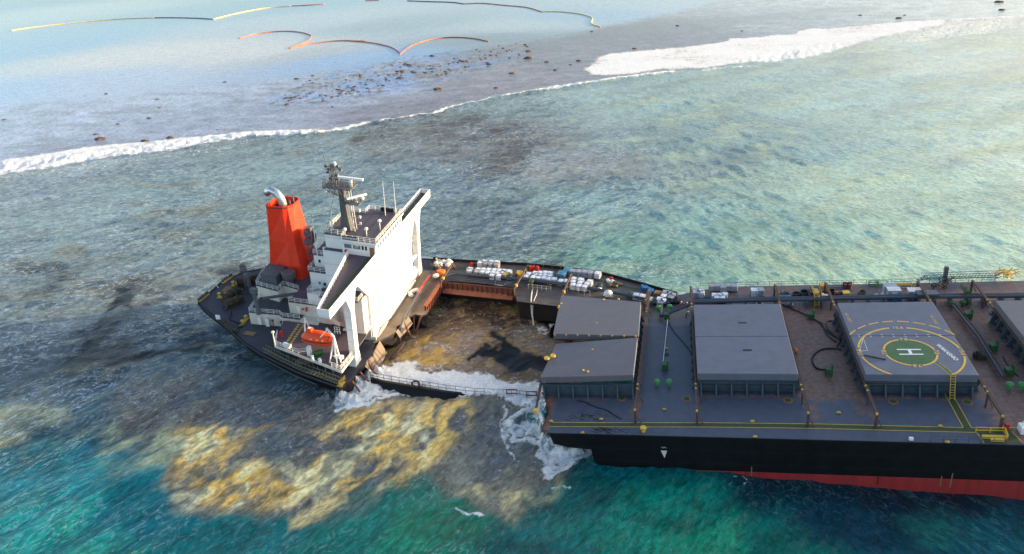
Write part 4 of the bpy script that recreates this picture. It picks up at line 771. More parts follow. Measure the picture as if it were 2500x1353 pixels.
rust = np.maximum.reduce([bxm(4.5, 15, 10, 42) * .47, bxm(31.5, 41.5, 1, 45) * .42, bxm(46, 62, -2, 52) * .3, bxm(4.5, 8, 4, 14) * .25, bxm(12, 15.5, 5, 14, 2) * .33, bxm(-22, 60, 37, 52, 2) * .27,
                          bxm(-21.5, -17, 14, 36, 2) * .12, bxm(-23, -20.6, 4, 12) * .3, bxm(-13, -11, 5, 12) * .2, bxm(30.5, 34, 3, 14, 2) * .3, bxm(-12, 4, 10.2, 11.6, 1) * .33, bxm(15, 31, 10.2, 11.6, 1) * .36, bxm(-38, -22, 8.8, 10.2, 1) * .3, bxm(-40, -36, -2, 12, 1) * .35])
at = dko.data.attributes.new('rust', 'FLOAT', 'POINT'); at.data.foreach_set('value', rust)
# side shell: black topsides and red bottom
hs = MB(); pr = [(-36.0, 0.06), (-35.5, -2.1), (-32.9, -2.8), (-29.3, -3.05), (-29.1, -4.6), (-28.6, -6.7), (UE, -6.7), (UE, 0.06)]
hs.prism_v(pr, -0.12, 0.0); hs.box((-36.0, -.14, -.02), (UE, .02, .10)); hs.build('hull', 'hull_black', Bw)
MB().prism_v([(-28.6, -6.704), (-28, -16), (UE, -16), (UE, -6.704)], -0.12, 0.0).build('hull_bottom', 'hull_red', Bw)
MB().prism_v([(-14.8, -2.0), (-14.8, -15), (UE, -15), (UE, 0)], 49.9, 50.02).build('far_hull_side', 'hull_black', Bw)
MB().box((UE - .2, .01, -15.9), (UE - .01, 49.8, -.02)).build('end_bulkhead', 'hull_black', Bw)
MB().box((-29.0, .01, -15), (-28.6, 10.8, -.3)).box((-22.5, 10.8, -15), (-22.25, 37.3, -.05)).build('bulkhead', 'dark_inside', Bw)
te = MB(); pe = [(e[0], e[1], -.02) for e in edge]; te.loft([pe, [(e[0] + .8 * math.sin(i * 2.3) + .6, e[1], -2.4 + .5 * math.sin(i * 3)) for i, e in enumerate(edge)]], cap=False, close=False)
te.build('torn_edge', 'dark_inside', Bw)
tr_ = MB()
for i in range(len(edge) - 1):
    a, b_ = edge[i], edge[i + 1]; tr_.beam((a[0] - .1, a[1], .02), (b_[0] - .1, b_[1], .02), .35, .12)
tr_.build('torn_lip', 'rust_steel', Bw)
# patches of scraped black on the deck
def smear(pts, r, name='oil_stain'):
    p = MB(); 
    for k, (x, y, rr_) in enumerate(pts):
        c = Bp(x, y, .006 + .0012 * k); n = 26; rn2 = random.Random(k)
        p.add([(c.x + rr_ * 1.5 * math.cos(t) * rn2.uniform(.5, 1.15), c.y + rr_ * math.sin(t) * rn2.uniform(.5, 1.15), c.z) for t in [2 * math.pi * i / n for i in range(n)]], [tuple(range(n))])
    return p.build(name, 'black_rubber', Bw)
cr = MB(); pts = [(1408, 978), (1425, 981), (1442, 989), (1460, 996), (1480, 1001), (1497, 1012), (1517, 1024)]
for (a, b_) in zip(pts[:-1], pts[1:]): cr.beam(Bp(*a, .02), Bp(*b_, .02), .28, .02)
cr.build('deck_crack', 'dark_inside', Bw)
sm = MB(); rn3 = random.Random(11)
for k in range(70):
    x = rn3.gauss(1470, 16); y = rn3.gauss(1047, 5.5); p = Bp(x, y, .012); d = rn3.uniform(.3, 1.3); sm.beam(p, p + Vector((d, -d * .45, 0)), .08, .012)
for k in range(60):
    x = rn3.gauss(1440, 28); y = rn3.gauss(1016, 6); p = Bp(x, y, .012); d = rn3.uniform(.2, 1.1); sm.beam(p, p + Vector((d, -d * .35, 0)), .06, .012)
sm.build('deck_scuffs', 'dark_inside', Bw)['kind'] = 'stuff'
# hatches
def coaming(u0, u1, v0, v1, full=True):
    c = MB(); c.box((u0 + .4, v0 + .5, 0.02), (u1 - .4, v1 - .5, 2.6)); 
    c.box((u0 + .1, v0 + .1, 2.3), (u1 - .1, v1 - .1, 2.5))
    n = 6
    for k in range(n + 1):
        u = u0 + .6 + (u1 - u0 - 1.2) * k / n; c.prism_u([(v0 + .5, 2.3), (v0 + .15, 2.3), (v0 - .9, .02), (v0 + .5, .02)], u - .12, u + .12)
    for k in range(9):
        v = v0 + 1.3 + (v1 - v0 - 2.6) * k / 8
        for (ua, ub) in ((u0 + .4, u0 - .9), (u1 - .4, u1 + .9)): c.prism_v([(ua, 2.3), ((ua + ub) / 2, 2.3), (ub, .02), (ua, .02)], v - .1, v + .1)
    c.beam((u0, v0 - .05, 1.5), (u1, v0 - .05, 1.5), .1).beam((u0, v0 - .1, 2.2), (u1, v0 - .1, 2.2), .16)
    o = c.build('hatch_coaming', 'coaming_paint', Bw)
    for k in range(9):
        v = v0 + 1 + (v1 - v0 - 2) * k / 8
        for ub in (u0 - .5, u1 + .4): MB().box((ub, v, 1.2), (ub + .35, v + .45, 2.2)).beam((ub + .17, v + .4, 1.3), (ub + .17, v + 1.5, 1.1), .14, .5).build('hatch_clamp', 'net_dark', o)
    return o
def cover(corners, th, m, name='hatch_cover'):
    c = [Vector(p) for p in corners]; lo = [p - Vector((0, 0, th)) for p in c]
    return MB().loft([lo, c]).build(name, m, Bw, bevel=.06)
for (u0, u1) in ((-11.75, 4.45), (14.75, 31.15), (41.5, UE - 1)):
    coaming(u0, u1, 11.8, 35.3)
    mt = 'cover_paint' if u0 < 35 else 'cover_paint_warm'
    if u0 < 20 or True:
        a = cover([(u0, 11.8, 3.98), (u1, 11.8, 3.98), (u1, 23.5, 3.98), (u0, 23.5, 3.98)], 1.35, mt); b_ = cover([(u0, 23.58, 3.99), (u1, 23.58, 3.99), (u1, 35.3, 3.99), (u0, 35.3, 3.99)], 1.35, mt)
    if u0 < 0:
        for (x0, x1, y0, y1) in ((1803, 1822, 786, 790), (1815, 1834, 853, 857)):
            p = spot(FB, (x0 + x1) / 2, (y0 + y1) / 2, 3.99); MB().box((p.x - .75, p.y - .28, 3.992), (p.x + .75, p.y + .28, 4.0)).build('lifting_slot', 'dark_opening', a if y0 > 820 else b_)
    if 0 < u0 < 20: PADA, PADB = a, b_
# damaged aftermost hatch
c1 = MB(); c1.box((-38.6, 10.6, .02), (-22.6, 11.0, 2.3)); c1.box((-22.9, 11.0, .02), (-22.6, 37.0, 2.5)); c1.box((-38.9, 10.4, 2.2), (-22.4, 10.6, 2.36))
for k in range(7): u = -38.3 + k * 2.6; c1.prism_u([(10.6, 2.2), (10.3, 2.2), (9.5, .02), (10.6, .02)], u - .12, u + .12)
for k in range(11): v = 11.5 + k * 2.4; c1.prism_v([(-22.6, 2.3), (-22.3, 2.3), (-21.4, .02), (-22.6, .02)], v - .1, v + .1)
c1.build('hatch_coaming', 'coaming_paint', Bw)
cover([(-38.7, 10.3, 4.0), (-22.5, 11.2, 4.0), (-22.2, 22.3, 4.6), (-37.7, 22.3, 3.3)], 1.2, 'cover_paint_warm')
cover([(-38.3, 24.0, 4.5), (-22.1, 24.0, 3.9), (-22.1, 36.8, 4.0), (-38.9, 40.2, 4.0)], 1.2, 'cover_paint_warm')
g = MB()
for k in range(8): g.tube([(-38 + k * 2.2, 23.98, 4.15 - k * .07), (-38 + k * 2.2, 23.98, 4.45 - k * .07)], .14, 8)
for (x, y) in ((1474, 732), (1510, 731), (1457, 790), (1435, 908), (1447, 855), (1424, 905), (1370, 742), (1365, 748), (1363, 752)): p = spot(FB, x, y, 4.05); g.tube([p, p + Vector((0, 0, .2))], .2, 8)
g.build('cover_lugs', 'yellow_paint', Bw)
for (x, y) in ((1350, 870), (1335, 876)): p = spot(FB, x, y, 4.1); MB().tube([p, p + Vector((0, 0, .3))], .5, 12).build('cover_wheel', 'yellow_paint', Bw)
dc = MB()
for k in range(7): dc.beam((-24 - k * 2.1, 36.8 + k * .4, -1.0), (-24 - k * 2.1, 36.6 + k * .4, 3.0), .2)
dc.box((-23, 36.9, -.9), (-22.6, 37.2, 3.0)); dc.build('broken_frames', 'rust_rail', Bw)
# transverse rolling rails for the covers
def rolling_rail(u, v0=3.3, v1=45.8, tw=2.5, u2=None, sag=0):
    r = MB(); u2 = u if u2 is None else u2
    r.beam((u, v0, tw), (u2, v1, tw - sag), .28, .3); r.beam((u + .3, v0, tw - .15), (u2 + .3, v1, tw - sag - .15), .16, .2)
    for (a, b_) in ((v0, .35), (9.0, .25), (39.5, .25), (v1 - .2, .35)):
        f = (a - v0) / (v1 - v0); uu = u + (u2 - u) * f; s_ = sag * f; r.beam((uu, a, -s_), (uu, a, tw - .1 - s_), b_); r.beam((uu + 1.0, a, -s_), (uu, a, tw - .5 - s_), .12)
    o = r.build('rolling_rail', 'rust_rail', Bw)
    for v in (v0, 9.3, 10.6, 36.8, 38): f = (v - v0) / (v1 - v0); uu = u + (u2 - u) * f; MB().box((uu - .17, v - .14, tw - .05 - sag * f), (uu + .17, v + .14, tw + .28 - sag * f)).build('rail_stop', 'yellow_line', o)
rolling_rail(-22.0, u2=-20.9, sag=1.2); rolling_rail(-12.1); rolling_rail(4.75); rolling_rail(14.6, v1=46.3); rolling_rail(31.7, v1=46); rolling_rail(41.4, v1=46)
MB().beam(spot(FB, 1322, 925, 2.4), spot(FB, 1308, 1003, 1.6), .35, .35).beam(spot(FB, 1325, 925, 2.1), spot(FB, 1309, 1003, 1.3), .2, .2).build('broken_rail', 'rust_rail', Bw)
p = spot(FB, 1308, 1003, 1.8); MB().box(p - Vector((.35, .35, .3)), p + Vector((.35, .35, .3))).build('rail_stop', 'yellow_paint', Bw)
# markings
def strip(pts, w_, m, name, z, par=Bw):
    s_ = MB()
    for a, b_ in zip(pts[:-1], pts[1:]): s_.beam((a[0], a[1], z), (b_[0], b_[1], z), w_, .008)
    return s_.build(name, m, par)
wk = strip([(-36.2, 2.3), (-30, 2.45), (-22, 2.7), (-10, 3.1), (6.4, 3.35), (29.6, 3.2)], 1.05, 'green_walk', 'walkway_paint', .265 if False else .02)
lift = []
strip([(27.5, 12.6), (27.5, 3.8)], 1.0, 'green_walk', 'walkway_paint', .02)
for pts in ([(-36.0, 2.85), (-30, 3.0), (-22, 3.25), (-10, 3.65), (6.4, 3.9), (26.9, 3.75)], [(-36.4, 1.75), (-30, 1.9), (-22, 2.15), (-10, 2.55), (6.4, 2.8), (28.4, 2.65), (28.6, .4)], [(26.95, 3.75), (26.95, 12.4)], [(28.05, 3.75), (28.05, 12.4)], [(28.1, 3.75), (45, 4.6)], [(33.2, 3.1), (33.8, .4)]):
    strip(pts, .14, 'yellow_line', 'walkway_line', .032)
MB().box((28.8, .4, .02), (33.4, 3.6, .028)).build('walkway_paint', 'green_walk', Bw)
strip([(-20, 46.0), (0, 45.6), (20, 45.2), (55, 44.9)], .9, 'green_walk', 'walkway_paint', .03) if False else None
strip([(30, 45.9), (33, 43.4), (36, 43.4), (39, 45.6), (55, 45)], .9, 'wood', 'walkway_paint', .02)
# helicopter circle
HC = (23.0, 18.35)
def arc(r, a0, a1, w_, m, par, z, name='circle_line', vlim=(11.9, 35.2), ulim=(14.85, 31.05)):
    s_ = MB(); n = max(2, int(abs(a1 - a0) / 4)); pi_, po = [], []
    for k in range(n + 1):
        t = R(a0 + (a1 - a0) * k / n)
        for lst, q_ in ((pi_, r - w_ / 2), (po, r + w_ / 2)): lst.append((HC[0] + q_ * math.cos(t), max(vlim[0], min(vlim[1], HC[1] + q_ * math.sin(t))), z))
    s_.v = pi_ + po; s_.f = [(k, k + 1, n + 2 + k, n + 1 + k) for k in range(n)]; return s_.build(name, m, par)
dsk = MB(); dsk.add([(HC[0] + 3.75 * math.cos(R(t)), HC[1] + 3.75 * math.sin(R(t)), 3.9995) for t in range(0, 360, 6)], [tuple(range(60))]); dsk.v = [(a, b_, 3.984) for a, b_, c in dsk.v]; dsk.build('landing_spot', 'pad_green', PADA)
for a0, a1 in ((12, 78), (102, 168), (192, 258), (282, 348)): arc(3.95, a0, a1, .32, 'yellow_paint', PADA, 3.990)
for a0, a1 in ((9, 42), (102 - 60, 80), (100, 137), (138, 170), (190, 236), (304, 351)): arc(7.85, a0, a1, .34, 'yellow_paint', PADA if a1 < 43 or a1 > 137.5 else PADB, 3.998)
for k in range(8):
    a0 = 33 + k * 14.5; 
    arc(10.0, a0, a0 + 11, .26, 'yellow_paint', PADB, 3.998)
hh = MB()
for v in (-.72, .72): hh.box((HC[0] - 1.85, HC[1] + .1 + v - .16, 3.988), (HC[0] + 1.85, HC[1] + .1 + v + .16, 3.994))
hh.box((HC[0] - .25, HC[1] - .46, 3.988), (HC[0] + .25, HC[1] + .66, 3.994)); hh.build('landing_letter', 'white_stencil', PADA)
def dtext(body, size, m, par, u, v, rot_, z=3.996, bold=.01, sx=1.0): return text(body, size, m, par, Matrix.Translation((u, v, z)) @ Matrix.Rotation(R(rot_), 4, 'Z') @ Matrix.Diagonal((sx, 1, 1, 1)), 'deck_lettering', .002, bold)
for (a, b_) in ((90, 0), (0, -90), (180, 90), (270, 180)):
    dtext('7.8', 1.05, 'yellow_paint', PADA, HC[0] + 3.95 * math.cos(R(a)), HC[1] + 3.95 * math.sin(R(a)), b_, 3.992, .02)
    if a != 270: dtext('15.6', 1.05, 'yellow_paint', PADA if a != 90 else PADB, HC[0] + 7.8 * math.cos(R(a)), HC[1] + 7.8 * math.sin(R(a)), b_, 4.0, .02)
p = spot(FB, 2312, 860, 3.99); dtext('WAKASHIO', .95, 'white_stencil', PADA, p.x, p.y, -72, 3.99, .025)
for (x0, y0, x1, y1, b_) in ((2063, 762, 2078, 790, 'NO OBST'), (2268, 762, 2292, 800, 'NO OBST')):
    a = spot(FB, x0, y0, 4); c = spot(FB, x1, y1, 4); 
    dtext(b_, .75, 'orange_stencil', PADB, (a.x + c.x) / 2, (a.y + c.y) / 2, math.degrees(math.atan2(c.y - a.y, c.x - a.x)), 3.998, .01)
hl_ = MB()
for k in range(8):
    for dv2 in (-.35, .25): hl_.box((16 + k * 1.85, 23.5 + dv2, 3.996), (16.3 + k * 1.85, 23.6 + dv2, 4.004))
hl_.build('seam_marks', 'white_stencil', PADB)
a = spot(FB, 2282, 889, 4); hp = [(26.15, 15.2), (26.6, 14.2), (27.1, 12.9), (27.3, 11.9)]
strip(hp, .6, 'pad_green', 'walkway_paint', 3.987, PADA); strip([(p[0] + .34, p[1]) for p in hp], .1, 'yellow_line', 'walkway_line', 3.992, PADA); strip([(p[0] - .34, p[1]) for p in hp], .1, 'yellow_line', 'walkway_line', 3.992, PADA)
la = MB()
for du in (-.35, .35): la.beam((27.5 + du, 10.6, .02), (27.4 + du, 11.65, 4.4), .09)
for k in range(9): la.beam((27.15, 10.65 + k * .11, .35 + k * .45), (27.85, 10.65 + k * .11, .35 + k * .45), .09)
la.build('hatch_ladder', 'yellow_line', Bw)
MB().beam(spot(FB, 2110, 867, 4.1), spot(FB, 2163, 878, 4.1), .22, .12).build('fallen_pole', 'black_rubber', PADA)
a = [spot(FB, x, y, 4.05) for x, y in ((2105, 838), (2098, 858), (2118, 856))]; q_ = a[0] + Vector((0, -.2, 1.2)); tm = MB()
for p in a[1:] + [a[0]]: tm.beam(p, q_, .06)
tm.beam(a[1], a[2], .06).build('antenna_tripod', 'white_rail', PADA)
# railing and edge fittings
MB().rail([(-35.5, .25, .02), (-17.0, .25, .02)], 1.0, 2.0, .04, 2).build('deck_rail', 'pipe_grey', Bw)
MB().rail([(21.5, .25, .02), (31.5, .25, .02)], 1.1, 1.7, .06, 2).build('deck_rail', 'pipe_grey', Bw)
MB().rail([(-10, 49.7, .02), (47, 49.7, .02)], 1.1, 2.4, .06, 2).build('deck_rail', 'pipe_grey', Bw)
yp = Bp(2432, 1075); MB().rail([(yp.x - 2.2, yp.y + 1.6, .02), (yp.x + 1.6, yp.y + 1.6, .02), (yp.x + 1.4, yp.y, .02)], 1.0, 1.8, .12, 2).box((yp.x - 1.7, yp.y + .2, .05), (yp.x + 1.4, yp.y + .75, .4)).box((yp.x - .8, yp.y - .4, .0), (yp.x + .9, yp.y + .2, .45)).build('pilot_ladder_platform', 'yellow_plastic', Bw)
wp = Bp(2490, 1062); MB().box((wp.x + .1, wp.y, .02), (wp.x + 1.8, wp.y + 1.4, 1.2)).rail([(wp.x, wp.y, 1.2), (wp.x + 1.7, wp.y, 1.2)], 1.3, .6).build('white_davit', 'white_paint', Bw)
MB().box((wp.x - 1.7, wp.y + .8, .02), (wp.x - 1.2, wp.y + 1.2, 1.2)).build('red_post', 'red_plastic', Bw)
p = Bp(1571, 1055); MB().tube([p, p + Vector((0, 0, .7))], .3, 10).tube([p + Vector((0, 0, .7)), p + Vector((0, 0, 1.0))], .5, 12).build('mooring_bitt', 'yellow_plastic', Bw)
for (x, y) in ((1843, 1068), (2312, 1081), (2295, 1042), (1837, 1030), (1422, 1058), (1346, 1030), (1468, 1025), (2047, 1009), (1622, 1001), (1837, 918), (1626, 852)): p = Bp(x, y); MB().blob((p.x, p.y, .18), (.36, .22, .2), 8, 5, .1).build('lashing_lug', 'yellow_line', Bw)
p = Bp(2224, 1075); MB().box((p.x - .28, p.y - .2, .02), (p.x + .28, p.y + .2, .5)).build('white_lamp_box', 'white_paint', Bw)
for (x, y, m_) in ((1518, 973, 1), (1676, 974, 0), (1924, 978, 0), (2181, 981, 1), (2362, 983, 1)):
    p = Bp(x, y); MB().tube([(p.x, p.y, .008), (p.x, p.y, .05)], .78, 20).build('manhole_ring', 'wood', Bw); MB().tube([(p.x, p.y, .05), (p.x, p.y, .12)], .5, 16).build('manhole_cover', 'green_walk', Bw)
MB().tube([(Bp(1628, 866).x, Bp(1628, 866).y, .01), (Bp(1628, 866).x, Bp(1628, 866).y, .1)], .45, 14).build('manhole_cover', 'dark_opening', Bw)
for (x, y) in ((1604, 942), (1634, 942), (1608, 760), (1635, 758), (2463, 950), (2493, 950), (2323, 750), (2349, 748)):
    p = Bp(x, y); gb = 'green_bright' if y > 900 or x < 1700 else 'green_gear'; MB().tube([(p.x, p.y, .01), (p.x, p.y, .7)], .28, 10).tube([(p.x, p.y, .7), (p.x, p.y, .85), (p.x, p.y, 1.15), (p.x, p.y, 1.3)], [.35, .6, .55, .25], 12).build('mushroom_vent', gb, Bw)
for (x, y) in ((1624, 901), (1628, 778), (1979, 778), (2023, 913), (2363, 777), (2424, 855), (2462, 915)):
    p = Bp(x, y); MB().box((p.x - .55, p.y - .55, .01), (p.x + .55, p.y + .55, 1.15)).box((p.x - .6, p.y - .6, 1.15), (p.x + .6, p.y + .6, 1.25)).box((p.x + .45, p.y - .4, 1.2), (p.x + .58, p.y + .5, 2.0)).build('hatchway_box', 'green_gear', Bw)
for (x, y) in ((2388, 873), (2394, 876)): p = Bp(x, y); MB().box((p.x - .7, p.y - .5, .01), (p.x + .7, p.y + .5, .9)).blob((p.x, p.y, 1.0), (.6, .5, .4), 8, 5, .3, x).build('pump_set', 'net_dark', Bw)
p = Bp(1942, 861); MB().blob((p.x, p.y, .45), (.45, .45, .45), 12, 8, .05).build('orange_buoy', 'orange_plastic', Bw)
# pipes across the gap between hatches and along the far side
MB().tube([spot(FB, 2318, 735, .8), spot(FB, 2388, 822, .8), spot(FB, 2448, 920, .8)], .25, 8).build('cross_pipe', 'pipe_grey', Bw)
MB().tube([spot(FB, 2326, 735, .8), spot(FB, 2396, 822, .8), spot(FB, 2456, 918, .8)], .15, 8).build('cross_pipe', 'rust_rail', Bw)
MB().tube([spot(FB, 1632, 765, .2), spot(FB, 1618, 890, .2)], .07, 6).build('cross_pipe', 'white_rail', Bw)
for dy, r_ in ((0, .34), (.75, .22), (1.15, .15)):
    MB().tube([(-18.2, 37.3 + dy, .3), (-11.3, 40.6 + dy, 1.5), (0, 41.0 + dy, 1.5), (30, 41.4 + dy, 1.5), (UE, 41.0 + dy, 1.5)], r_, 10).build('deck_pipe', 'pipe_grey', Bw)
ps = MB()
for k in range(24): u = -10 + k * 2.9; ps.box((u - .1, 40.3, .01), (u + .1, 42.6, 1.35)).rail([(u, 40.0, .01), (u + 1.5, 40.0, .01)], 1.2, 1.5, .05, 1)
ps.build('pipe_supports', 'grey_steel', Bw)['kind'] = 'stuff'
def stair(x, y):
    p = Bp(x, y); s_ = MB()
    for d in (0, .9): s_.beam((p.x + d, p.y - 1.2, .05), (p.x + d, p.y + .2, 2.3), .12).beam((p.x + d, p.y - 1.2, 1.1), (p.x + d, p.y + .2, 3.3), .08)
    for k in range(6): s_.box((p.x, p.y - 1.1 + k * .22, .3 + k * .36), (p.x + .9, p.y - .85 + k * .22, .38 + k * .36))
    s_.box((p.x - .1, p.y + .2, 2.2), (p.x + 1.0, p.y + 2.2, 2.35)).rail([(p.x - .1, p.y + .2, 2.3), (p.x - .1, p.y + 2.2, 2.3)], 1, 1, .08); s_.build('pipe_crossover', 'green_walk' if x > 2200 else 'yellow_line', Bw)
stair(1986, 742); stair(2352, 740)
MB().box((20.5 + 10, 41, 1.9), (34.2, 42.8, 2.3)).build('pipe_tray', 'grey_steel', Bw)
# draught triangle on the side
tr3 = MB().prism_v([(-17.95, -2.85), (-16.95, -2.85), (-17.4, -4.4)], -.135, -.121); tr3.build('side_triangle', 'white_dirty', Bw)
text('P.BAL', .36, 'white_dirty', Bw, Matrix.Translation((-17.45, -.13, -2.2)) @ Matrix.Rotation(R(90), 4, 'X'), 'side_lettering', .003)
for (u, w_, l_) in ((-4.8, -6.4, 1.6), (-3.9, -5.6, 2.2), (14.8, -6.8, 1.6), (23.6, -6.2, 2.0), (25.0, -5.6, 2.8)): MB().box((u, -.128, w_ - l_), (u + .12 + .02 * l_, -.1205, w_)).build('rust_streak', 'torn_deck' if l_ > 1.9 else 'dark_inside', Bw)
# lattice gangway and yellow reel on the far rail
gg = MB(); a = spot(FB, 2250, 683, .9); b_ = spot(FB, 2440, 677, .9)
for dz in (0, 1.0):
    for dy in (0, .9): gg.beam(a + Vector((0, dy, dz)), b_ + Vector((0, dy, dz)), .09)
for k in range(24): p = a.lerp(b_, k / 24); gg.beam(p, p + Vector((.6, 0, 1.0)), .06).beam(p, p + Vector((0, .9, 0)), .09)
gg.build('accommodation_ladder', 'grey_steel', Bw)
def heap(x, y, F, w_, r, m, name, par, n=16, seed=1):
    p = spot(F, x, y, w_); h = MB(); q_ = random.Random(seed)
    for k in range(n):
        c = p + Vector((q_.uniform(-r, r), q_.uniform(-r * .5, r * .5), q_.uniform(.1, r * .7))); d = Vector((q_.uniform(-1, 1), q_.uniform(-.5, .5), q_.uniform(-.6, 1))) * r * .6; h.beam(c - d * .5, c + d * .5, .14)
    return h.build(name, m, par)
heap(2458, 676, FB, .3, 2.0, 'yellow_plastic', 'yellow_winch_frame', Bw, 34, 5)
heap(2308, 690, FB, .2, 1.4, 'mast_grey', 'ladder_winch', Bw, 30, 6); MB().box(spot(FB, 2302, 690, .0), spot(FB, 2302, 690, .0) + Vector((.7, .6, 3.4))).build('winch_post', 'mast_grey', Bw)
heap(2255, 685, FB, .4, 1.2, 'tank_grey', 'ladder_winch', Bw, 16, 7); heap(2290, 703, FB, .1, 1.3, 'net_dark', 'ladder_winch', Bw, 20, 8)
heap(1915, 720, FB, .1, 1.0, 'net_dark', 'ladder_winch', Bw, 22, 9)

# ================================================================ THE SAGGING SIDE STRIP
ST = thing('hold_side_strip', 'long torn side deck strip of the flooded hold behind the brown water', 'shipwreck', FM)
toM = FM.inverted()
def wpt(F, x, y, w=0.0): return toM @ (F @ spot(F, x, y, w))
def mp_(x, y, w=0.0): return spot(FM, x, y, w)
outer = [toM @ (FA @ Vector((0.5, 52.9, 0.0))), mp_(1100, 638), mp_(1180, 643), mp_(1280, 648), mp_(1380, 658), mp_(1470, 670), mp_(1560, 694), toM @ (FB @ Vector((-14.9, 50, -1.86))), toM @ (FB @ Vector((-14.8, 49.9, -1.9)))]
inner = [mp_(1074, 684), mp_(1120, 688), mp_(1180, 693), mp_(1254, 702), mp_(1262, 736), mp_(1355, 747), mp_(1480, 762), toM @ (FB @ Vector((-22.3, 37.6, -1.2))), toM @ (FB @ Vector((-22.2, 37.2, -1.0)))]
sd = MB(); n = len(outer); K = 8
for i in range(n):
    for k in range(K + 1): p = inner[i].lerp(outer[i], k / K); sd.v.append(tuple(p))
for i in range(n - 1):
    for k in range(K): a = i * (K + 1) + k; sd.f.append((a, a + K + 1, a + K + 2, a + 1))
sd.build('strip_deck', 'strip_deck', ST)
cg = MB()
P0, P1 = spot(FM, 1077, 689, .5), spot(FM, 1253, 706, .5)
cg.add([P0, P1, P1 + Vector((0, 0, -1.9)), P0 + Vector((0, 0, -1.9))], [(0, 1, 2, 3)]); cg.add([P0 + Vector((0, .3, 0)), P1 + Vector((0, .3, 0)), P1 + Vector((0, .3, -1.9)), P0 + Vector((0, .3, -1.9))], [(0, 1, 2, 3)])
cg.beam(P0 + Vector((0, .15, .02)), P1 + Vector((0, .15, .02)), .5, .12)
for k in range(15): p = P0.lerp(P1, k / 14.5); cg.beam(p + Vector((.3, -.12, -.1)), p + Vector((.3, -.12, -1.8)), .1, .25)
cg_ = cg.build('hatch_coaming', 'rust_steel', ST)
MB().beam(P0 + Vector((.5, -.5, -1.9)), P1 + Vector((0, -.5, -1.95)), 1.4, .14, up=(-.1, -.6, .8)).build('coaming_flange', 'rust_bright', cg_)
so_ = MB(); so_.loft([[tuple(p) for p in outer], [(p.x, p.y, -7) for p in outer]], cap=False, close=False).build('far_hull_side', 'hull_black', ST)
si = MB(); si.loft([[tuple(p) for p in inner], [(p.x + .15 * math.sin(i * 2), p.y + .5, p.z - 1.3) for i, p in enumerate(inner)], [(p.x, p.y + 1.2, -7) for p in inner]], cap=False, close=False).build('inner_hold_side', 'dark_inside', ST)
bw = MB()
for i in range(n - 2): bw.beam(outer[i] + Vector((0, 0, .3)), outer[i + 1] + Vector((0, 0, .3)), .2, .8)
bw.build('bulwark', 'dark_inside', ST)
MB().beam(mp_(1095, 655, .02), mp_(1160, 657, .02), 1.6, .01).beam(mp_(1385, 668, .02), mp_(1640, 726, .02), 1.0, .01).build('walkway_paint', 'green_walk', ST)
for dy, r_ in ((0, .36), (9, .12), (13, .12), (17, .12)):
    MB().tube([mp_(1080, 676 + dy * .6, .9), mp_(1115, 668 + dy, .9), mp_(1180, 674 + dy, .9), mp_(1290, 683 + dy, .9)] + ([mp_(1420, 700, .9), mp_(1540, 722, .9), mp_(1615, 743, .9), toM @ (FB @ Vector((-18.2, 37.5, .3)))] if dy == 0 else []), r_, 10).build('deck_pipe', 'pipe_grey', ST)
MB().tube([mp_(1210, 688, .6), mp_(1208, 695, .6), mp_(1226, 697, .6), mp_(1240, 690, .6), mp_(1250, 689, .6)], .1, 6).build('deck_pipe', 'white_rail', ST)
MB().tube([mp_(1050, 672, 1.2), mp_(1020, 715, 1.2)], .2, 8).build('deck_pipe', 'red_plastic', ST)
for (xa, ya, xb, yb) in ((1105, 642, 1076, 688), (1283, 656, 1255, 706), (1394, 668, 1372, 722), (1583, 705, 1573, 745)):
    a, b_ = mp_(xa, ya, 1.8), mp_(xb, yb, 1.8); r = MB().beam(a, b_, .32, .34); r.beam((a.x, a.y, 0), a, .25).beam((b_.x, b_.y, 0), b_, .25).beam((a.x + 1, a.y, 0), a, .12); o = r.build('rolling_rail', 'rust_rail', ST)
    MB().box((b_.x - .25, b_.y + 1, 1.8), (b_.x + .25, b_.y + 1.5, 2.4)).build('rail_stop', 'yellow_line', o)
rp = MB(); rp.rail([mp_(1290, 705, .02), mp_(1345, 712, .02)], 1.2, 1.2, .06, 2).build('pipe_rail', 'white_dirty', ST); MB().rail([mp_(1385, 712, .02), mp_(1440, 722, .02)], 1.2, 1.4, .06, 1).build('pipe_rail', 'white_dirty', ST)
MB().tube([mp_(1300, 707, 0), mp_(1298, 716, .6), mp_(1296, 735, .2), spot(FM, 1298, 765, -2.5), spot(FM, 1303, 795, -4.9)], .13, 6).build('hanging_cable', 'white_dirty', ST)
MB().tube([mp_(1312, 707, .2), mp_(1310, 718, .6), mp_(1301, 740, -.2), spot(FM, 1300, 770, -2.8), spot(FM, 1304, 795, -4.9)], .09, 6).build('hanging_cable', 'white_dirty', ST)
MB().rail([mp_(1305, 653, .02), mp_(1480, 673, .02)], 1.1, 2.2, .06, 1).build('deck_rail', 'mast_grey', ST)
MB().rail([mp_(1318, 650, .02), mp_(1334, 652, .02)], 1.8, 1.2, .1, 2).rail([mp_(1348, 654, .02), mp_(1374, 657, .02)], 1.8, 2.4, .1, 2).build('gate_frame', 'rust_rail', ST)
MB().box(mp_(1290, 700, .02), mp_(1290, 700, .02) + Vector((.9, 2.5, 1.3))).build('pipe_crossover', 'green_walk', ST)
heap(1253, 725, FM, -1.4, 1.3, 'rust_rail', 'torn_frames', ST, 20, 12)
heap(1065, 655, FM, .3, 1.6, 'rope', 'mooring_winch', ST, 24, 13); heap(1075, 640, FM, .3, 1.2, 'white_dirty', 'mooring_winch', ST, 16, 14)

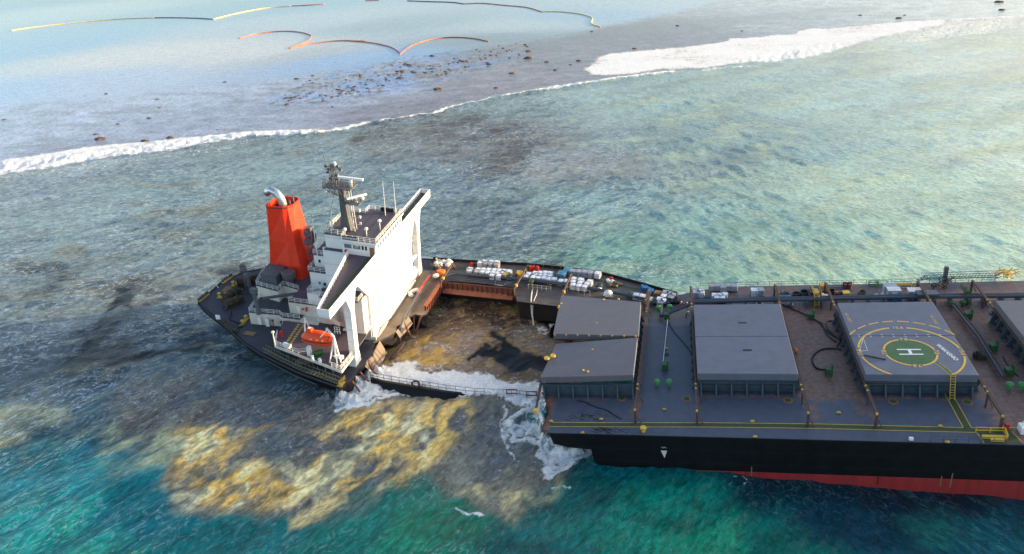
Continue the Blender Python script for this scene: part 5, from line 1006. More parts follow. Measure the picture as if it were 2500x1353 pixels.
# ---- near side shell of the flooded hold, awash
aw = [spot(FW, 905, 925, .9), spot(FW, 938, 933, 1.2), spot(FW, 1090, 958, .9), spot(FW, 1160, 966, .2), spot(FW, 1230, 976, -.7), spot(FW, 1310, 985, -.9)]
SH = thing('awash_hull_side', 'dark purple hull side with a thin railing, awash between both ship parts', 'shipwreck', FW)
sb = MB(); sb.loft([[tuple(p) for p in aw], [(p.x, p.y - .1, p.z - .05) for p in aw], [(p.x + .2, p.y - 2.6, -1.2) for p in aw], [(p.x + .5, p.y - 3.5, -6) for p in aw]], cap=False, close=False)
sb.loft([[(p.x, p.y + .6, p.z) for p in aw], [tuple(p) for p in aw]], cap=False, close=False); sb.build('side_plating', 'hull_black', SH)
MB().rail([Vector((p.x, p.y + .3, max(p.z, .0))) for p in aw], 1.5, 1.6, .07, 2).build('deck_rail', 'rust_rail', SH)
p = aw[1].lerp(aw[2], .5); MB().tube([p + Vector((-.5, .3, 0)), p + Vector((-.5, .3, .9)), p + Vector((-.1, .3, 1.2)), p + Vector((.4, .3, 1.2)), p + Vector((.8, .3, .9)), p + Vector((.8, .3, 0))], .22, 8).build('fairlead', 'rust_rail', SH)
for t_ in (.25, .75): p = aw[4].lerp(aw[5], t_ * 1.2 - .2) + Vector((0, 0, .7)); MB().rail([p, p + Vector((2.0, -.2, 0))], 1.8, 2.0, .16, 2).build('gate_frame', 'rust_rail', SH)

for k in range(16):
    i = rng.randrange(1, 8); p = inner[min(i, len(inner) - 1)].lerp(inner[min(i + 1, len(inner) - 1)], rng.random()); d = Vector((rng.uniform(-.8, .8), rng.uniform(-.6, .2), rng.uniform(-2.4, -.8))); MB().beam(p + Vector((0, 0, -.1)), p + d, rng.uniform(.08, .22), .08).build('bent_frame', 'rust_rail', ST)
for k in range(22):
    e_ = edge[rng.randrange(0, 7)]; p = Vector((e_[0] + .2, e_[1] + rng.uniform(0, 1.2), -.1)); MB().beam(p, p + Vector((rng.uniform(-1.2, -.1), rng.uniform(-.4, .4), rng.uniform(-2.4, -.3))), rng.uniform(.08, .2), .08).build('bent_frame', 'rust_rail', Bw)
# ================================================================ LIFEBOATS
def lifeboat(M, label):
    t = thing('lifeboat', label, 'lifeboat', M, 'orange lifeboats under the bridge wings')
    prof = [(-3.6, .05, .5, .05), (-3.3, .7, .8, .45), (-2.4, 1.15, .95, .95), (-1.0, 1.32, 1.05, 1.25), (.6, 1.32, 1.05, 1.25), (2.2, 1.15, 1.0, 1.1), (3.2, .75, .85, .7), (3.6, .1, .5, .15)]
    def ring(u, hw, dn, up, n=14):
        return [(u, 1.15 * hw * math.cos(a) * (1.0 if math.sin(a) < 0 else .93), 1.35 * (up if math.sin(a) > 0 else dn) * math.sin(a)) for a in [2 * math.pi * k / n + .22 for k in range(n)]]
    h = MB(); h.loft([ring(*p) for p in prof]); h.build('hull', 'boat_orange', t, smooth=True)
    MB().tube([(p[0], p[1] * 1.18, 0) for p in prof], .07, 6).tube([(p[0], -p[1] * 1.18, 0) for p in prof], .07, 6).build('rubbing_strake', 'dark_opening', t)
    cb_ = MB().loft([[(x, y, 1.4) for x, y in ((-2.2, -.55), (-.9, -.55), (-.9, .55), (-2.2, .55))], [(x, y, 2.2) for x, y in ((-2.0, -.45), (-1.1, -.45), (-1.1, .45), (-2.0, .45))]]); cb_.build('cabin', 'boat_orange', t)
    MB().box((-1.9, -.3, 2.21), (-1.3, .3, 2.27)).build('cabin_hatch', 'white_paint', t)
    wd = MB()
    for u in (-1.0, .2, 1.4): MB().box((u, -1.46, .45), (u + .35, -1.3, .57)).build('reflective_tape', 'white_paint', t)
    MB().tube([(2.5, -1.2, .5), (2.8, .0, 1.5), (2.5, 1.2, .5)], .05, 5).build('grab_line', 'dark_opening', t)
    return t
p = Vector((-8.0, 8.3, 5.3)); lb = lifeboat(pose(FA, p, R(2)), 'orange enclosed lifeboat hanging over the near boat deck, in front of the white pillar')
p2 = spot(FA, 1009, 566, 45.4, 1)
copy_thing(lb, pose(FA, (p2.x - 2.5, 46.6, p2.z - .3), R(-5)), 'orange lifeboat half hidden behind the far pillar of the bridge')

# ================================================================ CARGO ON THE DECKS
def make_tank(body='tank_white', label='', group=''):
    t = thing('liquid_tank', label, 'tank', None, group)
    bd_ = MB(); bd_.loft([[(x * s_, y * s_, z) for x, y in ((-.5, -.62), (.5, -.62), (.56, -.5), (.56, .5), (.5, .62), (-.5, .62), (-.56, .5), (-.56, -.5))] for s_, z in ((.93, .16), (1, .24), (1, 1.12), (.9, 1.2))]); bd_.tube([(0, 0, 1.2), (0, 0, 1.28)], .13, 10)
    bd_.build('tank_body', body, t)
    cg_ = MB()
    for x in (-.59, -.3, 0, .3, .59):
        for y in (-.66, .66): cg_.beam((x, y, .15), (x, y, 1.2), .035)
    for y in (-.66, -.33, 0, .33, .66):
        for x in (-.59, .59): cg_.beam((x, y, .15), (x, y, 1.2), .035)
    for z in (.2, .7, 1.2):
        for a, b_ in (((-.59, -.66), (.59, -.66)), ((.59, -.66), (.59, .66)), ((.59, .66), (-.59, .66)), ((-.59, .66), (-.59, -.66))): cg_.beam((*a, z), (*b_, z), .04)
    cg_.build('wire_cage', 'cage_wire', t)
    pl = MB()
    for y in (-.5, 0, .5): pl.box((-.58, y - .08, 0), (.58, y + .08, .13))
    pl.box((-.6, -.66, .131), (.6, .66, .155)).build('pallet', 'pallet', t); return t
TK = {}
used = {}
def put(F, x, y, kind, label, group, h=1.2, rz=None, sc_=1.0):
    """stand a copy where its top is seen"""
    sc_ = sc_ * (1.12 if kind[0] == 't' else 1.0); q_ = spot(F, x, y, h * sc_)
    M_ = F @ Matrix.Translation((q_.x, q_.y, .012)) @ Matrix.Rotation(R(rng.uniform(-7, 7) if rz is None else rz), 4, 'Z') @ Matrix.Scale(sc_, 4)
    if kind not in used: o = MAKE[kind](); used[kind] = o; o.matrix_world = M_; o['label'] = label
    else: o = copy_thing(used[kind], M_, label)
    o['group'] = group; return o
def simple(name, cat, parts):
    def f():
        t = thing(name, '', cat, None, '')
        for nm, mb, m_ in parts(): mb.build(nm, m_, t)
        return t
    return f
def drum_parts(m_): return lambda: [('drum_body', MB().tube([(0, 0, 0), (0, 0, .3), (0, 0, .3), (0, 0, .6), (0, 0, .6), (0, 0, .92)], [.3, .3, .3, .3, .3, .3], 14), m_), ('drum_rim', MB().tube([(0, 0, .28), (0, 0, .32)], .325, 14).tube([(0, 0, .58), (0, 0, .62)], .325, 14).tube([(0, 0, .9), (0, 0, .95)], .32, 14), m_)]
def box_parts(m_, lid, sx, sy, h): return lambda: [('box_body', MB().box((-sx, -sy, 0), (sx, sy, h)), m_), ('lid', MB().box((-sx - .05, -sy - .05, h), (sx + .05, sy + .05, h + .1)), lid)]
def bag_parts(m_, r, seed): return lambda: [('bag_body', MB().blob((0, 0, r * .62), (r, r * .9, r * .68), 12, 8, .1, seed), m_), ('bag_neck', MB().tube([(0, 0, r * 1.2), (.03, 0, r * 1.45)], [r * .2, r * .12], 8), m_)]
MAKE = {'tw': lambda: make_tank('tank_white'), 'tg': lambda: make_tank('tank_grey'), 'tp': lambda: make_tank('tank_pink'), 'ty': lambda: make_tank('yellow_plastic'), 'tt': lambda: make_tank('teal_plastic'), 'tk': lambda: make_tank('dark_bag'),
        'dr': simple('oil_drum', 'drum', drum_parts('red_plastic')), 'db': simple('oil_drum', 'drum', drum_parts('blue_plastic')), 'dbr': simple('oil_drum', 'drum', drum_parts('drum_brown')), 'dt': simple('oil_drum', 'drum', drum_parts('green_gear')),
        'bd': simple('waste_bag', 'bag', bag_parts('dark_bag', .75, 1)), 'bg': simple('waste_bag', 'bag', bag_parts('green_bag', .75, 2)), 'bw': simple('waste_bag', 'bag', bag_parts('white_bag', .72, 3)),
        'bo': simple('storage_box', 'box', box_parts('orange_plastic', 'orange_plastic', .8, .6, 1.0)), 'by': simple('storage_box', 'box', box_parts('yellow_plastic', 'yellow_plastic', .6, .6, 1.1)), 'bb': simple('storage_box', 'box', box_parts('blue_plastic', 'dark_bag', .8, .5, .6)), 'bwd': simple('wooden_crate', 'crate', box_parts('wood', 'wood', .6, .5, .5))}
g1 = 'white caged tanks in the far row by the hull edge'
for i, (x, y) in enumerate([(935, 215), (1003, 222), (1072, 228), (1150, 235), (985, 200), (1080, 203), (1150, 208)]):
    put(FM, 1000 + x / 5.4125, 600 + y / 5.4125, 'tp' if i == 3 else ('tw' if i in (0, 3, 4, 5, 6) else 'tg'), 'pinkish tank at the right end of the row along the far edge of the hold' if i == 3 else 'caged liquid tank in the double row on the far hull edge, beside the red drum', g1)
z5 = lambda x, y: (1000 + x / 5.4125, 600 + y / 5.4125)
put(FM, *z5(795, 300), 'tw', 'lone white tank pair standing left of the big tank block', 'caged tanks in the block behind the pipe'); put(FM, *z5(795, 318), 'tw', 'white tank set right in front of the lone far one, left of the block', 'caged tanks in the block behind the pipe')
for i, (x, y) in enumerate([(905, 305), (975, 308), (1045, 310), (1120, 315), (1190, 320), (1250, 325), (1310, 330), (890, 333), (965, 337), (1035, 345), (1105, 352), (1165, 358), (1228, 343), (1095, 378), (1180, 387)]):
    put(FM, *z5(x, y), 'tp' if i == 7 else 'tw', 'pinkish tank at the left front corner of the tank block' if i == 7 else 'white caged tank in the block of three rows behind the hold pipe', 'caged tanks in the block behind the pipe')
put(FM, *z5(1265, 370), 'ty', 'yellow caged tank at the right front end of the first tank block', 'yellow caged tanks')
put(FM, *z5(985, 370), 'bb', 'blue box in front of the first tank block', 'loose boxes', .7)
put(FM, *z5(1335, 375), 'bd', 'big black bag right of the yellow tank', 'black waste bags'); put(FM, *z5(1310, 395), 'tk', 'dark covered tank behind the yellow tank', 'dark tanks')
for i, (x, y) in enumerate([(1450, 345), (1475, 365)]): put(FM, *z5(x, y), 'by', ('yellow box left of the second rolling rail, further back', 'yellow box left of the second rolling rail, nearer the pipe')[i], 'yellow boxes', 1.2)
put(FM, *z5(1412, 362), 'dr', 'red drum beside the yellow boxes at the second rail', 'red drums', .95)
put(FM, *z5(825, 232), 'dr', 'red drum left of the far tank row', 'red drums', .95); put(FM, *z5(812, 226), 'dr', 'red drum at the left end of the far tank row, behind another', 'red drums', .95)
for i, (x, y, k) in enumerate([(1565, 262, 'dt'), (1595, 265, 'dr'), (1608, 275, 'dr'), (1637, 272, 'dr'), (1690, 275, 'dr')]):
    put(FM, *z5(x, y), k, 'green drum left of the red drums by the gate' if k == 'dt' else 'red drum in the cluster on the far edge beside the rusty gate', 'red drums by the gate' if k == 'dr' else 'green drums', .95, sc_=1.25)
put(FM, *z5(415, 325), 'bo', 'orange box beside the foot of the white bridge pillar', 'orange boxes', 1.1); put(FM, *z5(360, 325), 'dr', 'red drum next to the orange box near the bridge', 'red drums', .95)
for i, (x, y) in enumerate([(350, 205), (395, 215), (395, 240), (445, 185), (510, 175), (530, 190), (505, 225), (360, 225), (345, 368)]): put(FM, *z5(x, y), 'bw', 'white bulging bag in the pile at the deck corner behind the bridge', 'white bags behind the bridge', 1.0, sc_=1.15)
for i, (x, y) in enumerate([(5, 615), (40, 590), (62, 580), (95, 570), (130, 605), (20, 640)]): q_ = z5(x, y); q2 = spot(FA, *q_, .8); o = put(FA, *q_, 'bw', 'white bag in the row on the brown deck before the bridge front', 'white bags before the bridge front', .8, sc_=.9)
z6 = lambda x, y: (1280 + x / 5.412, 600 + y / 5.412)
for i, (x, y) in enumerate([(58, 365), (145, 352), (213, 350), (278, 348), (342, 355), (208, 385), (272, 382), (338, 388), (120, 408), (190, 412), (262, 415), (325, 430), (390, 432), (30, 395), (160, 375)]):
    put(FM, *z6(x, y), 'tw', 'white caged tank in the second block, between the two rusty rails', 'caged tanks of the second block')
for i, (x, y) in enumerate([(160, 432), (345, 460)]): put(FM, *z6(x, y), 'by', ('low yellow box at the left front of the second tank block', 'low yellow box at the right front of the second tank block')[i], 'yellow boxes', 1.2, sc_=.8)
put(FM, *z6(495, 355), 'tt', 'blue tank in front of the white topped one near the third rail', 'blue tanks', sc_=1.3); put(FM, *z6(568, 310), 'tt', 'blue tank further back, left of the grey tank row', 'blue tanks', sc_=1.25)
put(FM, *z6(578, 302), 'tw', 'white tank standing behind the blue tank', 'caged tanks of the grey row')
for i, (x, y) in enumerate([(652, 325), (720, 330), (800, 335), (878, 345), (970, 355)]):
    put(FM, *z6(x, y), 'tg' if i < 4 else 'tw', 'grey caged tank in the single row of tall tanks on the far edge' if i < 4 else 'white tank at the right end of the grey tank row', 'caged tanks of the grey row', sc_=1.12)
for i, (x, y) in enumerate([(484, 455), (560, 458), (655, 428), (648, 465), (648, 508), (745, 440), (740, 480), (725, 520), (865, 462), (830, 495), (800, 530)]):
    put(FM, *z6(x, y), 'tw', 'white caged tank in the three short rows right of the third rail', 'caged tanks in short rows')
put(FM, *z6(945, 545), 'bg', 'green bag before the dark tank in the middle of the strip', 'green bags', 1.0); put(FM, *z6(985, 505), 'tk', 'dark tank with a white top right of the short tank rows', 'dark tanks'); put(FM, *z6(985, 495), 'bw', 'white bag lying on the dark tank', 'white bags on the strip', 1.9)
put(FM, *z6(1110, 590), 'bw', 'large white bag alone on the deck beside the fat pipe', 'white bags on the strip', 1.0, sc_=1.6)
for i, (x, y) in enumerate([(1410, 612), (1435, 630)]): put(FM, *z6(x, y), 'bg', ('dark green bag left of the lone tank near the bend', 'dark green bag touching the lone tank near the bend')[i], 'green bags', 1.0, sc_=1.2)
for i, (x, y, k) in enumerate([(1480, 640, 'tw'), (1560, 655, 'tw'), (1650, 695, 'tw'), (1790, 695, 'tw'), (1835, 715, 'tw'), (1845, 655, 'tw'), (1800, 740, 'tg')]):
    put(FM, *z6(x, y), k, ('white tank next to the green bags', 'white tank just left of the fourth rail', 'white tank just right of the fourth rail', 'left one of two white tanks at the deck bend', 'right one of two white tanks at the deck bend', 'white tank behind the pair at the deck bend', 'grey tank in front of the pair at the deck bend')[i], 'tanks around the deck bend')
for i, (x, y, k) in enumerate([(1870, 605, 'tg'), (1915, 620, 'tg'), (1960, 640, 'tg'), (1940, 670, 'tg')]): put(FM, *z6(x, y), k, 'grey caged tank in the cluster at the outer edge of the deck bend', 'grey tanks at the deck bend')
for i, (x, y) in enumerate([(1700, 685), (1725, 700), (1680, 715)]): put(FM, *z6(x, y), 'bg', 'dark green bag in the heap right of the fourth rail', 'green bags in a heap', 1.0, sc_=1.2)
for i, (x, y) in enumerate([(2005, 665), (1900, 690), (1880, 730), (1930, 700), (2010, 700)]): put(FM, *z6(x, y), 'bd', 'black bag in the heap at the deck bend', 'black bags at the deck bend', 1.0, sc_=1.2)
for i, (x, y) in enumerate([(1560, 520), (1580, 530), (1600, 528), (1620, 538), (1570, 545), (1600, 552), (1650, 555), (1670, 565), (1692, 572), (1655, 580), (1680, 592)]): put(FM, *z6(x, y), 'db', 'blue drum in the cluster behind the green walkway near the bend', 'blue drums near the bend', .95)
put(FM, *z6(1775, 615), 'bwd', 'brown wooden crate at the outer edge before the bend', 'wooden crates', .6, sc_=1.4)
for (x, y, r_, m_, nm, lb_) in ((1140, 460, .9, 'white_bag', 'rag_heap', 'heap of white and red rags on the outer edge of the strip'), (1200, 505, 1.4, 'rope', 'rope_heap', 'tan heap of rope and netting beside the green walkway'), (880, 130, 1.2, 'net_dark', 'net_heap', 'dark netting heap at the far edge')):
    p = spot(FM, *z6(x, y), .3)
    if nm == 'net_heap': p = spot(FM, *z5(885, 225), .3)
    h_ = MB()
    for k in range(9): h_.blob((rng.uniform(-r_, r_), rng.uniform(-r_, r_) * .8, .2), (r_ * .5, r_ * .45, .3), 8, 5, .3, k)
    o = h_.build(nm, m_); o.matrix_world = pose(FM, (p.x, p.y, .02)); tag(o, lb_, 'heap')
o = MB().tube([(-.4, 0, .2), (.5, .2, .3)], .25, 8).blob((0, 0, .3), (.6, .4, .35), 8, 5, .3).build('rag_heap', 'suit_red'); p = spot(FM, *z6(1145, 432), .3); o.matrix_world = pose(FM, (p.x, p.y, .02)); tag(o, 'red bundle on top of the rag heap at the outer edge', 'bundle')
# on the bow section
z7 = lambda x, y: (1650 + x / 4.831, 640 + y / 4.831)
for i, (x, y) in enumerate([(215, 345), (250, 350), (300, 350), (235, 330), (285, 335)]): put(FB, *z7(x, y), 'tg' if i % 2 else 'tw', 'caged tank in the cluster just right of the deck bend rail', 'tanks right of the bend')
for i, (x, y) in enumerate([(430, 270), (495, 268), (560, 282), (620, 268), (690, 272)]): put(FB, *z7(x, y), ('tp', 'tg', 'tg', 'tp', 'tg')[i], 'grey or pinkish caged tank in the row of five on the far edge', 'tanks in the row of five')
for i, (x, y) in enumerate([(460, 382), (520, 382), (575, 375), (545, 408), (490, 405)]): put(FB, *z7(x, y), 'tw', 'white caged tank in the low group next to the fat pipe', 'tanks next to the fat pipe')
put(FB, *z7(385, 405), 'bb', 'blue box left of the white tanks at the fat pipe', 'loose boxes', .7)
put(FB, *z7(930, 322), 'tw', 'bright white tank paired with a grey one in mid deck', 'pair of tanks in mid deck', sc_=1.2); put(FB, *z7(990, 318), 'tg', 'grey tank paired with a bright white one in mid deck', 'pair of tanks in mid deck', sc_=1.2)
put(FB, *z7(1640, 318), 'tk', 'tall black wrapped tank behind the yellow stair', 'dark tanks', sc_=1.6)
put(FB, *z7(1740, 260), 'ty', 'yellow tank against the far railing near the ladder', 'yellow caged tanks', sc_=1.1); put(FB, *z7(2010, 352), 'by', 'yellow box beside the dark drum near the helicopter hatch', 'yellow boxes', 1.2)
put(FB, *z7(1948, 352), 'bd', 'dark bag left of the yellow box near the helicopter hatch', 'black waste bags', 1.0)
for i, (x, y) in enumerate([(1710, 385), (1735, 378), (1765, 385), (1750, 400), (1725, 405), (1715, 370)]): put(FB, *z7(x, y), 'bw', 'white bag in the small pile by the fat pipe', 'white bags by the fat pipe', .9, sc_=.85)
for i, (x, y) in enumerate([(1985, 240), (2010, 240), (2045, 238), (2065, 240), (2000, 262), (2055, 262)]): put(FB, *z7(x, y), 'dbr', 'brown drum in the group of six standing at the far railing', 'brown drums at the railing', .95)
for (x, y, n_, r_, lb_) in ((1420, 375, 4, .75, 'black coil of hose with a pale middle behind the fat pipe'), (1520, 370, 7, .95, 'big black coil of hose left of the black wrapped tank'), (1840, 350, 6, .7, 'black hose coil beside the red ball'), (985, 480, 3, .6, 'pale coil of hose in front of the fat pipe')):
    p = spot(FB, *z7(x, y), .3); h_ = MB()
    for k in range(n_): h_.tube([(r_ * (1 - .06 * (k % 3)) * math.cos(t), r_ * (1 - .06 * (k % 3)) * math.sin(t), .08 + .1 * k) for t in [2 * math.pi * i / 18 for i in range(19)]], .075, 5)
    o = h_.build('hose_coil', 'white_rail' if x < 1000 else 'black_rubber'); o.matrix_world = pose(FB, (p.x, p.y, .01)); tag(o, lb_, 'hose')
p = spot(FB, *z7(1895, 370), .4); o = MB().blob((0, 0, .42), (.42, .42, .42), 12, 8, 0).build('buoy_ball', 'red_plastic', smooth=True); o.matrix_world = pose(FB, (p.x, p.y, .0)); tag(o, 'red ball buoy behind the fat pipe', 'buoy')
t = thing('steel_ladder', 'grey ladder lying on the deck near the far railing', 'ladder', pose(FB, tuple(spot(FB, *z7(1910, 300), .0)), R(-3)))
MB().box((-2.1, -.35, .2), (2.1, -.25, .32)).build('side_rail', 'grey_steel', t); MB().box((-2.1, .25, .2), (2.1, .35, .32)).build('side_rail', 'grey_steel', t)
r_ = MB()
for k in range(11): MB().box((-1.95 + k * .39, -.25, .22), (-1.88 + k * .39, .25, .3)).build('rung', 'tank_grey', t)
z8 = lambda x, y: (2050 + x / 4.831, 640 + y / 4.831)
for i, (x, y, s_, lb_) in enumerate([(595, 268, 1.15, 'grey metal cabinet standing behind the pale one'), (640, 315, 1.25, 'pale metal cabinet right in front of another cabinet'), (885, 322, 1.2, 'low grey cabinet beside the rusty rail behind the helicopter hatch')]):
    p = spot(FB, *z8(x, y), 2.0); c = MB().box((-1.15, -.8, 0), (1.15, .8, 1.9)); t = thing('metal_cabinet', lb_, 'cabinet', pose(FB, (p.x, p.y, .01)), 'metal cabinets'); c.build('cabinet_body', 'tank_grey', t); MB().box((-1.2, -.85, 1.9), (1.2, .85, 2.0)).build('cabinet_roof', 'white_bag' if i else 'tank_grey', t); MB().box((-.5, -.83, .1), (.5, -.805, 1.7)).build('cabinet_door', 'tank_white', t)
p = spot(FB, *z8(265, 362), .3); h_ = MB()
for k in range(5): h_.tube([(.65 * math.cos(t), .65 * math.sin(t), .1 + .12 * k) for t in [2 * math.pi * i / 16 for i in range(17)]], .1, 5)
o = h_.build('rope_coil', 'rope'); o.matrix_world = pose(FB, (p.x, p.y, .01)); tag(o, 'tan coil of rope behind the helicopter hatch', 'rope')
p = spot(FB, *z8(480, 382), .2); h_ = MB()
for k in range(8): h_.blob((rng.uniform(-1, 1), rng.uniform(-.5, .5), .15), (.45, .35, .25), 8, 5, .3, k)
o = h_.build('cloth_heap', 'white_bag'); o.matrix_world = pose(FB, (p.x, p.y, .01)); tag(o, 'crumpled white cloth left of the cabinets', 'cloth')
def frame_box(x, y, sx, sy, h, m_, lb_):
    p = spot(FB, *z8(x, y), .0); c = MB()
    for z in (.05, h):
        for a, b_ in (((-sx, -sy), (sx, -sy)), ((sx, -sy), (sx, sy)), ((sx, sy), (-sx, sy)), ((-sx, sy), (-sx, -sy))): c.beam((*a, z), (*b_, z), .1)
    for a in ((-sx, -sy), (sx, -sy), (sx, sy), (-sx, sy)): c.beam((*a, 0), (*a, h), .1)
    o = c.build('open_frame', m_); o.matrix_world = pose(FB, (p.x, p.y, .01)); tag(o, lb_, 'frame')
frame_box(750, 290, 1.5, .5, .8, 'yellow_plastic', 'low yellow open frame at the far railing'); frame_box(490, 285, 1.1, .5, 1.0, 'green_bright', 'green wire frame at the far railing'); frame_box(395, 275, .8, .4, .9, 'grey_steel', 'grey wire frame left of the green one at the far railing')
p = spot(FB, *z8(690, 450), .3); o = MB().blob((0, 0, .25), (1.1, .6, .3), 10, 6, .2).build('tarpaulin', 'blue_plastic'); o.matrix_world = pose(FB, (p.x, p.y, .01)); tag(o, 'blue tarpaulin bundle in front of the fat pipe', 'tarpaulin')
p = spot(FB, *z7(1285, 405), .3); o = MB().blob((0, 0, .3), (1.2, .5, .35), 10, 6, .25).build('tarpaulin', 'teal_plastic'); o.matrix_world = pose(FB, (p.x, p.y, .01)); tag(o, 'dark blue bundle behind the fat pipe, left of the hose coils', 'tarpaulin')
p = spot(FB, *z7(1355, 490), .3); o = MB().blob((-.2, .3, .3), (.4, .3, .35), 8, 5, .3).blob((.2, -.3, .25), (.4, .3, .3), 8, 5, .3, 2).build('cloth_heap', 'tank_white'); o.matrix_world = pose(FB, (p.x, p.y, .01)); tag(o, 'pale bundle on the rusty deck in front of the fat pipe', 'cloth')
# black hoses on the rusty deck
def hose(F, pts, r_, lb_, h=.12):
    P = [spot(F, x, y, h) for x, y in pts]; o_ = P[0].copy(); Q = []
    for i in range(len(P) - 1):       # smooth through the points
        p0, p1, p2, p3 = P[max(i - 1, 0)], P[i], P[i + 1], P[min(i + 2, len(P) - 1)]
        for k in range(5):
            t = k / 5; Q.append(.5 * ((2 * p1) + (-p0 + p2) * t + (2 * p0 - 5 * p1 + 4 * p2 - p3) * t * t + (-p0 + 3 * p1 - 3 * p2 + p3) * t ** 3) - o_)
    Q.append(P[-1] - o_); o = MB().tube(Q, r_, 6).build('hose', 'black_rubber', smooth=True); o.matrix_world = pose(F, o_); tag(o, lb_, 'hose', 'black hoses on the deck')
hose(FB, [z7(*q_) for q_ in ((1235, 490), (1350, 540), (1560, 635), (1700, 720), (1790, 860), (1890, 945))], .13, 'long black hose running from the fat pipe past the green box')
hose(FB, [z7(*q_) for q_ in ((1615, 670), (1720, 720), (1760, 790), (1860, 870), (1950, 920))], .12, 'black hose from the green box towards the helicopter hatch')
hose(FB, [z7(*q_) for q_ in ((1950, 1030), (1850, 1018), (1720, 1030), (1630, 1090), (1610, 1160), (1650, 1240), (1720, 1265), (1800, 1265))], .16, 'thick black hose curling round to the lower green box')
hose(FB, [z7(*q_) for q_ in ((1875, 700), (1820, 692), (1775, 720), (1800, 800), (1880, 870), (1940, 930), (1900, 990), (1940, 1040))], .1, 'thin black hose looping beside the helicopter hatch')
hose(FB, [(1635, 765), (1632, 785), (1650, 815), (1672, 840), (1688, 862)], .09, 'thin hose curving over the deck between the two left hatches')
hose(FB, [z8(*q_) for q_ in ((1930, 1110), (1960, 1180), (2030, 1270), (2110, 1350))], .07, 'thin hose trailing over the deck at the right edge')
# people
def person(F, x, y, suit, helmet, label, bend=0.0, rz=0):
    t = thing('person', label, 'person', pose(F, tuple(spot(F, x, y, 0.0)), R(rz)), None)
    me_ = bpy.data.meshes.new('body'); lean = bend
    J = {'pel': (0, 0, .95), 'ch': (0, -lean * .25, 1.28), 'nk': (0, -lean * .38, 1.5), 'hd': (0, -lean * .45, 1.62), 'ht': (0, -lean * .48, 1.74), 'hl': (-.1, 0, .9), 'kl': (-.11, -.04, .5), 'al': (-.12, .03, .08), 'tl': (-.12, -.14, .04), 'hr': (.1, 0, .9), 'kr': (.12, -.06, .5), 'ar': (.14, .02, .08), 'tr': (.14, -.15, .04),
         'sl': (-.2, -lean * .35, 1.44), 'el': (-.27, -.04 - lean * .4, 1.16), 'wl': (-.22, -.2 - lean * .5, .96), 'fl': (-.2, -.27 - lean * .5, .9), 'sr': (.2, -lean * .35, 1.44), 'er': (.27, -.04 - lean * .4, 1.16), 'wr': (.22, -.22 - lean * .5, .98), 'fr': (.2, -.29 - lean * .5, .92)}
    E_ = [('pel', 'ch'), ('ch', 'nk'), ('nk', 'hd'), ('hd', 'ht'), ('pel', 'hl'), ('hl', 'kl'), ('kl', 'al'), ('al', 'tl'), ('pel', 'hr'), ('hr', 'kr'), ('kr', 'ar'), ('ar', 'tr'), ('ch', 'sl'), ('sl', 'el'), ('el', 'wl'), ('wl', 'fl'), ('ch', 'sr'), ('sr', 'er'), ('er', 'wr'), ('wr', 'fr')]
    rad = {'pel': .16, 'ch': .17, 'nk': .065, 'hd': .1, 'ht': .08, 'hl': .1, 'kl': .075, 'al': .055, 'tl': .045, 'hr': .1, 'kr': .075, 'ar': .055, 'tr': .045, 'sl': .08, 'el': .055, 'wl': .04, 'fl': .035, 'sr': .08, 'er': .055, 'wr': .04, 'fr': .035}
    K_ = list(J); me_.from_pydata([J[k] for k in K_], [(K_.index(a), K_.index(b_)) for a, b_ in E_], [])
    o = bpy.data.objects.new('body', me_); C.objects.link(o); o.parent = t; o.modifiers.new('skin', 'SKIN')
    for i, k in enumerate(K_): o.data.skin_vertices[0].data[i].radius = (rad[k], rad[k] * .85)
    o.data.skin_vertices[0].data[0].use_root = True; ss = o.modifiers.new('sub', 'SUBSURF'); ss.levels = 1; ss.render_levels = 1
    o.data.materials.append(MATS[suit])
    MB().blob((0, -lean * .46 - .06, 1.63), (.075, .06, .09), 8, 6, 0).build('face', 'skin', t, smooth=True)
    MB().loft([[(.13 * s_ * math.cos(a), -lean * .47 + .15 * s_ * math.sin(a), z) for a in [2 * math.pi * k / 12 for k in range(12)]] for s_, z in ((1.1, 1.70), (1, 1.72), (.85, 1.8), (.4, 1.85))]).build('helmet', helmet, t, smooth=True)
person(FB, 1659, 756, 'suit_red', 'red_plastic', 'person in red overalls bending forward near the deck bend', .9, 40)
person(FB, 1678, 757, 'suit_red', 'white_paint', 'person in red overalls and white helmet standing by the rusty rail', 0, -30)
person(FB, 1675, 778, 'net_dark', 'white_paint', 'person in dark clothes and white helmet crouched at the left end of the second hatch', 1.1, 60)
person(FB, 1664, 754, 'dark_bag', 'white_paint', 'person in dark clothes between the two workers in red', .2, 10)
q_ = spot(FA, 1000, 612, 45, 1); t = None
person(FA @ Matrix.Translation((0, 0, 10.02)), *[0, 0], 'suit_green', 'white_paint', 'x') if False else None
def person_at(M_, *a):
    n0 = set(bpy.data.objects); person(FA, 900, 800, *a); o = [x for x in bpy.data.objects if x not in n0 and x.parent is None][0]; o.matrix_world = M_
person_at(pose(FA, (-4.0, 43.5, 10.01), 0.4), 'suit_green', 'white_paint', 'person in bright yellow green clothes on the far side platform of the bridge', .2, 0)

